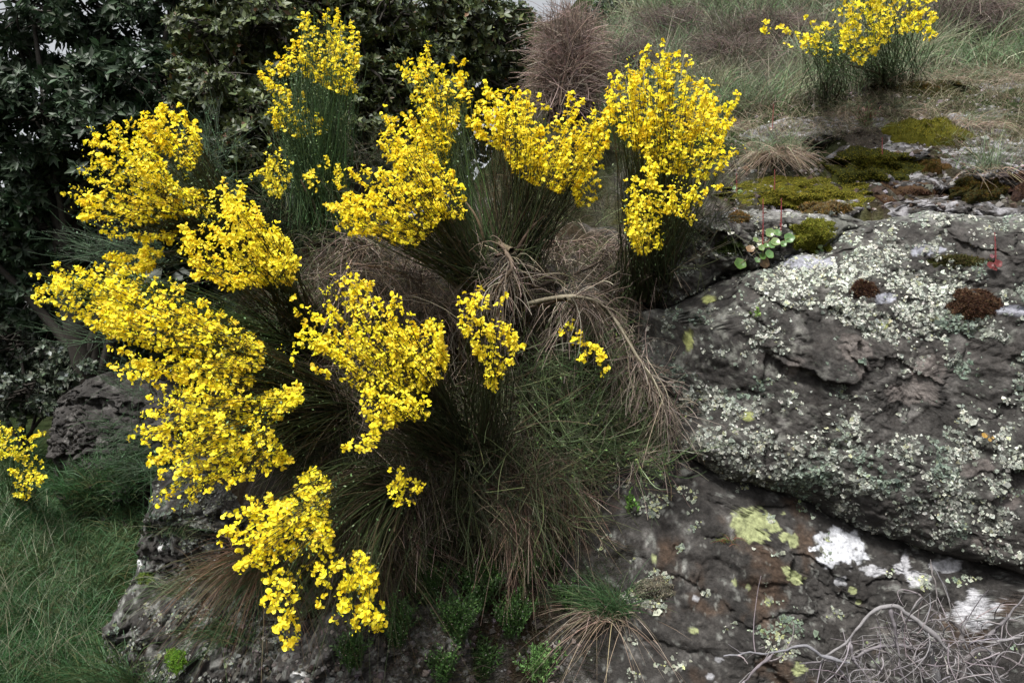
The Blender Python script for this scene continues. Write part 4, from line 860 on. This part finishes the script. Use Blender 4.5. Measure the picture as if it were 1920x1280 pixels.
tuft('pale tuft with a thick skirt of dead blades on the mossy ledge', 1455, 290, 420, .20, PG, [2, 2, 1], skirt=(700, .17), sp=.06, lean=.7, droop=.35)
tuft('grass tuft with a straw skirt at the foot of the slab', 1145, 1150, 620, .25, [(.03, .07, .025), (.05, .10, .04), (.09, .12, .06)], [3, 2, 1], skirt=(260, .21), sp=.03, sdir=2.4, lean=.9, droop=.4)
tuft('thin green tuft on the whitish ledge at the picture edge', 1850, 320, 180, .28, PG, [3, 2, .5], wd=.003, skirt=(90, .16), sp=.05, lean=.9, droop=.25)
tuft('green tuft hiding the foot of the hillside broom', 1650, 150, 420, .26, PG, [3, 2, 1], skirt=(120, .2), sp=.16, lean=.7, droop=.4)
tuft('straw and green tuft spilling over the upper right rock', 1800, 160, 350, .28, PG, [2, 2, 2], skirt=(300, .2), sp=.15, lean=.9, droop=.5)
tuft('dry tuft beside the far green broom', 1490, 165, 350, .3, PG, [2, 2, 2], skirt=(260, .2), sp=.12, lean=.9, droop=.45)
tuft('bluish tuft behind the bright broom, right side', 1390, 200, 420, .28, PG, [3, 2, 1], skirt=(100, .2), sp=.12, lean=.8, droop=.35)
tuft('long dark grass with reddish base hanging over the foot rock', 560, 1070, 700, .30, [(.03, .07, .025), (.05, .10, .04), (.12, .07, .04)], [3, 2, 1.2], sp=.05, sdir=-2.6, lean=1.0, droop=1.0, wd=.0022)
tuft('reddish brown grass hanging beside the lowest broom spray', 500, 1050, 500, .26, [(.12, .07, .04), (.17, .11, .07), (.06, .06, .03)], [2, 2, 1], sp=.04, sdir=-2.2, lean=.9, droop=1.3, wd=.0022)
tuft('limp brown grass below the hanging twigs, left of the heather', 690, 1060, 600, .30, [(.12, .08, .05), (.08, .08, .035), (.05, .08, .03)], [2, 2, 1], sp=.06, sdir=-1.6, lean=.5, droop=1.3, wd=.0022)
tuft('small reddish tuft growing from the slab between yellow lichens', 1360, 1015, 50, .06, [(.08, .10, .03), (.15, .06, .03)], [1, 1], sp=.012, wd=.002)
tuft('dark grass tuft low on the right of the jagged outcrop', 440, 1190, 260, .2, [(.04, .08, .03), (.12, .10, .05)], [2, 1], sp=.05, sdir=-2.4, lean=1.0, droop=.9, wd=.002)
tuft('brownish grass tuft between the outcrop and the lowest flowers', 430, 1080, 300, .2, [(.10, .075, .045), (.06, .08, .03)], [2, 1], sp=.05, sdir=-2.8, lean=1.0, droop=.9, wd=.002)
tuft('wispy grass on the jagged outcrop', 350, 1110, 160, .2, [(.08, .13, .06), (.15, .15, .1)], [1, 1], sp=.05, sdir=-2.8, lean=1.1, droop=.7, wd=.0018)
tuft('low dark tuft in the crack of the jagged outcrop, above the wispy one', 330, 1000, 120, .18, [(.04, .08, .03), (.1, .1, .06)], [1, 1], sp=.04, sdir=.3, lean=1.1, droop=.5, wd=.0018)

for lab_, x_, y_ in [('straw tuft between the far ledge and the folded rock', 1700, 215), ('sparse straw tuft at the left end of the long ledge', 1400, 240), ('bleached tuft over the rim of the folded rock, picture edge', 1890, 150),
    ('small straw tuft behind the grey-brown lichen cushion', 1590, 215), ('short bleached tuft right of the furthest olive moss', 1835, 235)]:
    tuft(lab_, x_, y_, 120, .16, PG, [2, 2, 2], skirt=(240, .15), sp=.07, lean=.9, droop=.5)
def chips(name, label, poly, n, cols, s0, s1):
    q = samp_poly(poly, n); pos, nor, ok = hits(q); n = len(pos)
    T = np.array([(-1, -.7, -.4), (1, -.8, -.4), (.8, .9, -.4), (-.9, .7, -.4), (-.7, -.5, .5), (.8, -.5, .35), (.6, .7, .5), (-.6, .6, .3)]); TF = np.array([(4, 5, 6, 7), (0, 1, 5, 4), (1, 2, 6, 5), (2, 3, 7, 6), (3, 0, 4, 7)])
    R = frames(norm(nor+rng.normal(0, .35, (n, 3))), rng.normal(size=(n, 3))); V, F, C = scatter(T, TF, pos, R, s0*np.exp(rng.normal(0, s1, n)), None, pick(cols, n, dv=.35))
    o = mesh_np(name, V, F, M_ROCK, col=C, smooth=False); tag(o, label, 'gravel', kind='stuff')
chips('gravel', 'stone chips and grit scattered over the ledges', [(1340, 400), (1380, 230), (1620, 160), (1990, 150), (1990, 390), (1600, 400)], 2200, [(.12, .11, .105), (.06, .05, .045), (.2, .19, .19), (.05, .035, .025)], .007, .55)
chips('rubble', 'crumbly grit and stone chips at the foot of the bank', [(440, 1120), (760, 1080), (1100, 1180), (1060, 1290), (400, 1290)], 1500, [(.06, .052, .048), (.03, .025, .02), (.11, .10, .095)], .006, .5)
# ------------------------------------------------------------------ moss cushions
def moss(label, cx, cy, rx, ry, cols, wts, h=.02, bl=.012, n=None, lab='moss_cushion', group='moss cushions on the rocks'):
    r0, nr, d = hit(cx, cy); t = thing(lab, label, 'moss', r0, group)
    K, A = 9, 34; V = []; 
    rr = np.linspace(0, 1, K)[:, None]; aa = np.linspace(0, 2*math.pi, A, endpoint=False)[None]
    wob = 1+.55*fbm(np.stack([np.cos(aa[0])*2.2, np.sin(aa[0])*2.2, 0*aa[0]+cx*.01], -1), 3)
    X_ = (cx+rr*rx*np.cos(aa)*wob).ravel(); Y_ = (cy+rr*ry*np.sin(aa)*wob).ravel(); R2 = np.repeat(rr[:, 0], A)
    pts = []; m0 = d
    for x, y in zip(X_, Y_):
        p, n_, dd = hit(x, y)
        if p is None or abs(dd-m0) > .35: p = P(x, y, m0)
        pts.append(p)
    pts = np.array(pts); nrm = norm(np.array([0, -.45, 1.0])*(.5 if nr[2] > .3 else .35)+nr*.6)
    hh = h*np.sqrt(np.clip(1-R2**2, 0, 1)); lump = 1+1.1*fbm(pts*16, 3)
    pts = pts+nrm*(hh*lump)[:, None]-nrm*.006
    k, a = np.meshgrid(np.arange(K-1), np.arange(A), indexing='ij'); a2 = (a+1) % A
    F = np.stack([k*A+a, k*A+a2, (k+1)*A+a2, (k+1)*A+a], -1).reshape(-1, 4)
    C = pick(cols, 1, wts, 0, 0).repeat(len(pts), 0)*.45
    mesh_np('mound', pts, F, M_MOSS, t, C)
    n = n or int(rx*ry*.9)
    f = F[rng.integers(0, len(F), n)]; u, v = rng.random((2, n, 1)); p = (pts[f[:, 0]]*(1-u)+pts[f[:, 1]]*u)*(1-v)+(pts[f[:, 3]]*(1-u)+pts[f[:, 2]]*u)*v
    # area-even sampling by radius
    D = norm(nrm+rng.normal(0, .45, (n, 3))); ln = bl*rng.uniform(.5, 1.3, n); s = np.linspace(0, 1, 2)[None, :, None]
    Q = p[:, None]+D[:, None]*ln[:, None, None]*s+np.array([0, 0, -.002])*s*s
    V, Fb = tubes(Q, np.array([.0019, .0005])[None]); lo = fbm(p*30, 3)
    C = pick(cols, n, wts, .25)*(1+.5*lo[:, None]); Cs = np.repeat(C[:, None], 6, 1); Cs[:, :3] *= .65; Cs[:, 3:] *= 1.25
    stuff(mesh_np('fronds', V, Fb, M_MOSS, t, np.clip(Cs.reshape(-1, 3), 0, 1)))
OL = [(.13, .125, .014), (.24, .205, .028), (.05, .055, .010)]; BR = [(.07, .035, .022), (.05, .03, .024), (.13, .08, .045)]; OB = [(.07, .062, .012), (.10, .055, .015), (.035, .035, .01)]
moss('wide bright olive moss mat beside the broom, at the ledge edge', 1500, 360, 150, 30, OL, [2, 2, 1], .05, .014, 6500)
moss('thick olive moss mound with a red spike in it', 1640, 308, 95, 34, OL, [2, 1, 2], .07, .014, 5500)
moss('olive moss on the broad ledge, furthest back', 1735, 252, 75, 22, OL, [2, 1, 2], .06, .014, 3200)
moss('grey-brown dry lichen cushion left of the furthest moss', 1625, 258, 40, 22, [(.14, .12, .10), (.10, .085, .07)], [1, 1], .03, .012, 1600)
moss('small dark olive cushion next to the thick mound', 1740, 312, 36, 14, OB, [1, 1, 1], .025, .012, 900)
moss('dome of dark reddish-brown moss on the ledge rim', 1700, 362, 62, 22, BR, [2, 1, 1], .06, .014, 3200)
moss('dome of olive-brown moss, right of the reddish one', 1830, 360, 62, 20, OB, [1, 1, 1], .06, .014, 3000)
moss('brown moss strip cut by the picture edge', 1915, 350, 50, 26, BR, [2, 2, 1], .03, .014, 1800)
moss('yellow-green moss hanging beside the pennywort leaves', 1525, 440, 42, 34, [(.15, .16, .02), (.20, .19, .03), (.09, .10, .02)], [2, 1, 1], .03, .010, 3500)
moss('rusty moss tuft on the ledge just right of the pennywort spikes', 1545, 392, 50, 12, [(.20, .12, .04), (.12, .09, .03), (.2, .17, .1)], [1, 1, 1], .02, .014, 1500)
moss('small rusty moss tuft left of the red spikes', 1385, 408, 22, 10, [(.20, .11, .04), (.12, .09, .03)], [1, 1], .015, .012, 700)
moss('small red-brown moss cushion amid the white lichen', 1622, 543, 28, 17, BR, [2, 1, 1], .02, .012, 1100)
moss('larger red-brown moss cushion on the boulder near the picture edge', 1825, 570, 55, 28, BR, [2, 1, 1], .025, .013, 2600)
moss('dark moss line under the upper rim of the boulder', 1800, 490, 60, 12, [(.05, .055, .015), (.09, .07, .03)], [1, 1], .012, .009, 1200)
moss('vivid green moss pad at the foot of the outcrop', 330, 1238, 22, 24, [(.09, .19, .02), (.13, .24, .03)], [1, 1], .02, .010, 1100)
moss('dull green moss pad in the middle of the outcrop', 272, 1085, 18, 12, [(.07, .12, .02), (.10, .13, .03)], [1, 1], .015, .009, 500)
moss('dark moss behind the pennywort on the shoulder rock', 1365, 462, 34, 18, [(.03, .05, .012), (.05, .07, .02)], [1, 1], .012, .009, 900)
moss('crusty grey lichen rosette above the lower grass tuft', 1225, 1105, 42, 24, [(.14, .13, .10), (.20, .18, .13)], [1, 1], .025, .010, 900, 'lichen_cushion')
moss('mossy turf edge over the grey folded rock', 1740, 168, 90, 16, OB, [1, 1, 1], .03, .014, 1800)

# ------------------------------------------------------------------ pennywort and other small plants
def disc_leaf(r, seed, notch=0):
    n = 16; V = [(0, 0, -.22*r)]; C = [(1.15, 1.1, 1.1)]
    for ring, (f, z) in enumerate([(.5, -.12), (.88, .02), (1.0, .03)]):
        for k in range(n):
            a = k/n*2*math.pi; rr = r*f*(1+.07*math.sin(a*5+seed)+.04*math.sin(a*3+seed*2)); V.append((rr*math.cos(a), rr*math.sin(a), z*r)); C.append([(1, 1, 1), (1, 1, 1), (1.5, 1.15, 1.0)][ring])
    F = [(0, 1+k, 1+(k+1) % n) for k in range(n)]
    Q = [(1+r_*n+k, 1+(r_+1)*n+k, 1+(r_+1)*n+(k+1) % n, 1+r_*n+(k+1) % n) for r_ in (0, 1) for k in range(n)]
    return np.array(V), [np.array(F), np.array(Q)], np.array(C)
def spike(t, px, py, top, r0):
    A = P(px, py, r0[1]-.02); B = P(px+rng.uniform(-3, 3), top, r0[1]-.03); L = np.linalg.norm(B-A); S = bez(A[None], ((A+B)/2+[.003, 0, 0])[None], B[None], 8)
    V, F = tubes(S, np.linspace(.0022, .0012, 8)[None], 5); parts = [(V, F, np.repeat([(.28, .05, .06)], len(V), 0))]
    n = int(L/.0022); u = np.linspace(.12, 1, n)[:, None]; p = A+(B-A)*u; az = np.arange(n)*2.4; dr = norm(np.stack([np.cos(az), np.sin(az), 0*az-.1], -1))
    T = np.array([(0, 0, 0), (.35, 0, .4), (-.18, .3, .4), (-.18, -.3, .4), (0, 0, 1)]); TF = np.array([(0, 1, 2), (0, 2, 3), (0, 3, 1), (4, 2, 1), (4, 3, 2), (4, 1, 3)])
    V, F, C = scatter(T, TF, p, frames(dr, rng.normal(size=(n, 3))), .0065*(1.1-.6*u[:, 0]), None, pick([(.34, .07, .07), (.42, .16, .13), (.25, .04, .06)], n)); parts.append((V, F, C))
    V, F, C = join(parts); mesh_np('flower_spike', V, F, M_SUCC, t, C)
def pennywort(label, px, py, leaves, spikes, col=(.13, .26, .06)):
    r0, nr, d = hit(px, py); t = thing('pennywort', label, 'succulent', r0, 'pennyworts on the rocks')
    for k, (x, y, r, c) in enumerate(leaves):
        pc = P(x, y, min(hd(x, y), d+.06)-.022-rng.uniform(0, .012)); rad = .9*r/FPX*pc[1]; V, F, C = disc_leaf(rad, k*1.7)
        nrm = norm(np.array([[rng.uniform(-.3, .3), -1, rng.uniform(.2, .7)]])); R = frames(nrm, rng.normal(size=(1, 3)))[0]
        o = mesh_np('leaf', V@R.T+pc, F, M_SUCC, t, np.clip(C*np.array(c), 0, 1))
        b = r0+rng.normal(0, .006, 3); S = bez(pc[None], ((pc+b)/2+[0, .0, -.01])[None], b[None], 5); V, F = tubes(S, .0012); mesh_np('leaf_stalk', V, F, M_SUCC, t, np.repeat([(.2, .14, .07)], len(V), 0))
    for x, y, tp in spikes: spike(t, x, y, tp, r0)
G1, G2, G3, G4 = (.085, .17, .055), (.13, .20, .07), (.07, .14, .03), (.16, .10, .045)
pennywort('large pennywort rosette with round green leaves and two red spikes', 1440, 455, [
    (1444, 436, 10, G2), (1458, 436, 9, G1), (1480, 446, 11, G1), (1454, 453, 10, G2), (1469, 457, 7, G1), (1447, 459, 8, G1), (1443, 476, 10, G1), (1420, 487, 7, G1), (1430, 480, 8, G3), (1388, 494, 13, G3), (1417, 449, 6, G2), (1407, 466, 9, G4), (1428, 464, 7, G2), (1433, 492, 12, G4), (1437, 460, 6, G3)],
    [(1430, 460, 372), (1464, 432, 372)])
pennywort('tiny pennywort with three small pale leaves by the hanging moss', 1538, 470, [(1538, 462, 5, G2), (1532, 472, 4, G2), (1541, 469, 4, G1)], [])
pennywort('small pennywort with a short red spike in the wide moss mat', 1452, 360, [(1444, 360, 5, G1), (1470, 357, 6, G2), (1462, 362, 4, G4)], [(1452, 362, 318)])
pennywort('pennywort with a thick pink spike on the olive mound', 1654, 300, [(1648, 298, 4, (.3, .12, .07)), (1658, 296, 5, (.32, .18, .1))], [(1654, 300, 258)])
pennywort('pennywort with a reddish spike beside the broom foot', 1380, 355, [(1378, 352, 5, G1), (1388, 360, 6, G2)], [(1381, 362, 325)])
pennywort('faint pink spike standing alone on the long ledge', 1448, 240, [(1444, 242, 4, G4)], [(1448, 240, 195)])
pennywort('deep red pennywort on the boulder near the picture edge', 1865, 495, [(1858, 497, 8, (.10, .018, .018)), (1872, 494, 8, (.11, .02, .02)), (1865, 503, 6, (.08, .015, .015)), (1860, 480, 5, (.14, .06, .07))], [(1867, 490, 436)])
pennywort('small yellow-brown leaves low on the boulder near the picture edge', 1850, 818, [(1846, 816, 6, (.26, .16, .03)), (1856, 824, 4, (.22, .14, .03)), (1862, 820, 3, (.24, .16, .04))], [])
def leafy(name, label, px, py, stems, L, cols, wd, lf, cat='plant', az=None, mat=None, nodes=12, tip=None):
    r0, nr, d = hit(px, py); r0 = r0+[0, -.02, -.01]; t = thing(name, label, cat, r0)
    a = rng.uniform(0, 6.28, stems); S = blades(r0+rng.normal(0, .012, (stems, 3)), L*rng.uniform(.6, 1.15, stems), a, rng.uniform(.05, .7, stems), rng.uniform(0, .2, stems), 8)
    V, F = tubes(S, .0012); mesh_np('stems', V, F, M_STEM, t, np.repeat([np.array(cols[0])*.7], len(V), 0))['kind'] = 'stuff'
    LV, LF = leaf_t(wd, .04, .1); n = stems*nodes; si = np.repeat(np.arange(stems), nodes); u = rng.uniform(.1, 1, n)*7; k0 = np.floor(u).astype(int).clip(0, 6); fr = (u-k0)[:, None]
    p = S[si, k0]*(1-fr)+S[si, k0+1]*fr; tg = norm(S[si, k0+1]-S[si, k0]); dr = norm(tg*.9+norm(np.cross(tg, rng.normal(size=(n, 3))))); R = frames(np.cross(dr, rng.normal(size=(n, 3))), dr)
    V, F, C = scatter(LV, LF, p, R, lf*rng.uniform(.7, 1.2, n), None, pick(cols, n)); stuff(mesh_np('leaves', V, F, M_STEM, t, C))
    if tip:
        m = int(n*tip[0]); ii = rng.choice(n, m, replace=False); V, F, C = scatter(TBUD[0], TBUD[1], p[ii]+rng.normal(0, .003, (m, 3)), R[ii], tip[2], None, pick([tip[1]], m, dv=.2)); stuff(mesh_np('blossoms', V, F, M_STEM, t, C))
    return t
leafy('leafy_plant', 'bright green leafy plant at the bottom edge', 1010, 1262, 40, .15, [(.09, .19, .05), (.14, .26, .08)], .16, .014, nodes=34)
leafy('small_fern', 'little green fern at the left end of the slab', 1180, 950, 10, .07, [(.08, .17, .03), (.10, .2, .04)], .3, .014, nodes=12)
leafy('stonecrop', 'tiny green stonecrop on the boulder under the lichen', 1416, 590, 8, .03, [(.16, .25, .06), (.13, .22, .05)], .45, .010, nodes=8)
for k, (x, y, n_, L_) in enumerate([(900, 1130, 120, .20), (985, 1085, 100, .17), (860, 1190, 110, .18), (960, 1180, 100, .17), (1040, 1060, 30, .14), (800, 1120, 90, .18), (1060, 1130, 20, .12), (750, 1200, 80, .16), (660, 1240, 60, .12), (900, 1260, 90, .14), (830, 1265, 60, .12)]):
    labs = ['heather bush with tiny pale blossoms under the olive broom skirt', 'heather clump speckled with pinkish blossoms, highest of the heathers but one', 'dark heather clump above the bare foot of the bank', 'heather clump just above the bright leafy plant', 'thin heather sprig near the small fern, topmost of the heathers', 'darkest heather clump, beside the limp brown grass', 'small heather sprig left of the straw-skirted tuft', 'low heather clump under the limp brown grass, on the foot rock', 'smallest heather clump, nearest the lowest broom flowers', 'heather clump cut by the bottom edge beside the bright leafy plant', 'heather clump cut by the bottom edge, further from the leafy plant']
    t = leafy('heather', labs[k], x, y, n_, L_, [(.03, .075, .016), (.055, .115, .025), (.022, .045, .012)], .17, .013, 'heather', nodes=32, tip=(.06, (.45, .37, .36), .008)); t['group'] = 'heather plants at the foot of the bank'
leafy('seedling', 'reddish seedlings and thin shoots on the long ledge', 1620, 235, 60, .13, [(.15, .17, .08), (.22, .12, .10)], .12, .03, nodes=5)

# ------------------------------------------------------------------ grey dead branch tangle, bottom right
t = thing('dead_branch', 'tangle of bare grey dead branches at the bottom right corner', 'dead branch', P(1800, 1290, 2.5))
GB = (.165, .152, .158)
def tube_px(pts, d0, r, d1=None, name='branch'):
    pts = np.array(pts, float); dd = np.linspace(d0, d0 if d1 is None else d1, len(pts)); Q = P(pts[:, 0], pts[:, 1], dd); K = 26; s = np.linspace(0, len(Q)-1, K)
    Qs = np.stack([np.interp(s, np.arange(len(Q)), Q[:, k]) for k in range(3)], -1)
    for _ in range(3): Qs[1:-1] = (Qs[:-2]+2*Qs[1:-1]+Qs[2:])/4
    Qs += np.stack([fbm(Qs*22, 2, seed=k) for k in range(3)], -1)*.006
    V, F = tubes(Qs[None], (np.linspace(1.25, .45, K)*r*(1+.18*np.random.default_rng(K).normal(size=K)))[None], 7); mesh_np(name, V, F, M_WOOD, t, jit(GB, 1, .22, .03).repeat(len(V), 0)); return Qs
mains = []
for pts, r, d0 in [([(1780, 1220), (1740, 1180), (1700, 1150), (1680, 1134), (1650, 1136), (1610, 1165), (1590, 1205), (1550, 1225), (1540, 1240)], .0065, 2.42),
    ([(1670, 1136), (1672, 1160), (1680, 1190), (1684, 1240), (1700, 1290)], .005, 2.42), ([(1592, 1240), (1545, 1232), (1520, 1212), (1490, 1210), (1450, 1225), (1410, 1222), (1358, 1230)], .0045, 2.4),
    ([(1450, 1224), (1420, 1250), (1400, 1275), (1380, 1290)], .004, 2.4), ([(1720, 1216), (1690, 1208), (1640, 1210), (1600, 1235), (1560, 1238), (1500, 1242)], .005, 2.44), ([(1592, 1200), (1598, 1230), (1620, 1260), (1640, 1290)], .004, 2.42),
    ([(1760, 1290), (1750, 1240), (1740, 1200), (1730, 1170), (1710, 1160)], .009, 2.48), ([(1800, 1290), (1810, 1240), (1830, 1215), (1870, 1225), (1925, 1250)], .008, 2.44), ([(1860, 1222), (1865, 1250), (1880, 1290)], .006, 2.43),
    ([(1840, 1205), (1880, 1165), (1900, 1140), (1925, 1115)], .0045, 2.46), ([(1820, 1160), (1880, 1160), (1925, 1155)], .0035, 2.5), ([(1745, 1050), (1750, 1080), (1755, 1110), (1760, 1150), (1790, 1180)], .002, 2.55), ([(1720, 1110), (1740, 1130), (1760, 1150)], .003, 2.5),
    ([(1560, 1230), (1580, 1260), (1600, 1290)], .003, 2.42), ([(1800, 1210), (1805, 1180), (1780, 1160), (1740, 1165)], .006, 2.47), ([(1925, 1190), (1880, 1200), (1840, 1205), (1800, 1200)], .004, 2.43)]:
    mains.append(tube_px(pts, d0, r))
allp = np.concatenate(mains); n = 280; p0 = allp[rng.integers(0, len(allp), n)]; wgt = P(1740, 1230, 2.45); f = rng.random(n) < .62; p0[f] = wgt+rng.normal(0, 1, (f.sum(), 3))*[.11, .05, .045]
D = norm(rng.normal(size=(n, 3))*[1, .5, 1]+[-.1, -.1, -.2]); ln = rng.uniform(.03, .16, (n, 1)); C1 = p0+D*ln*.5+rng.normal(0, .25, (n, 3))*ln; E = p0+D*ln+rng.normal(0, .3, (n, 3))*ln
W = bez(p0, C1, E, 9)+np.cumsum(rng.normal(0, .0013, (n, 9, 3)), 1); V, F = tubes(W, (.0016*rng.uniform(.5, 1.6, (n, 1))*np.linspace(1.2, .5, 9)[None]), 4)
stuff(mesh_np('twigs', V, F, M_WOOD, t, rep(jit(GB, n, .2, .03), 36)))

for o in bpy.data.objects:
    if '_o' in o.keys(): del o['_o']
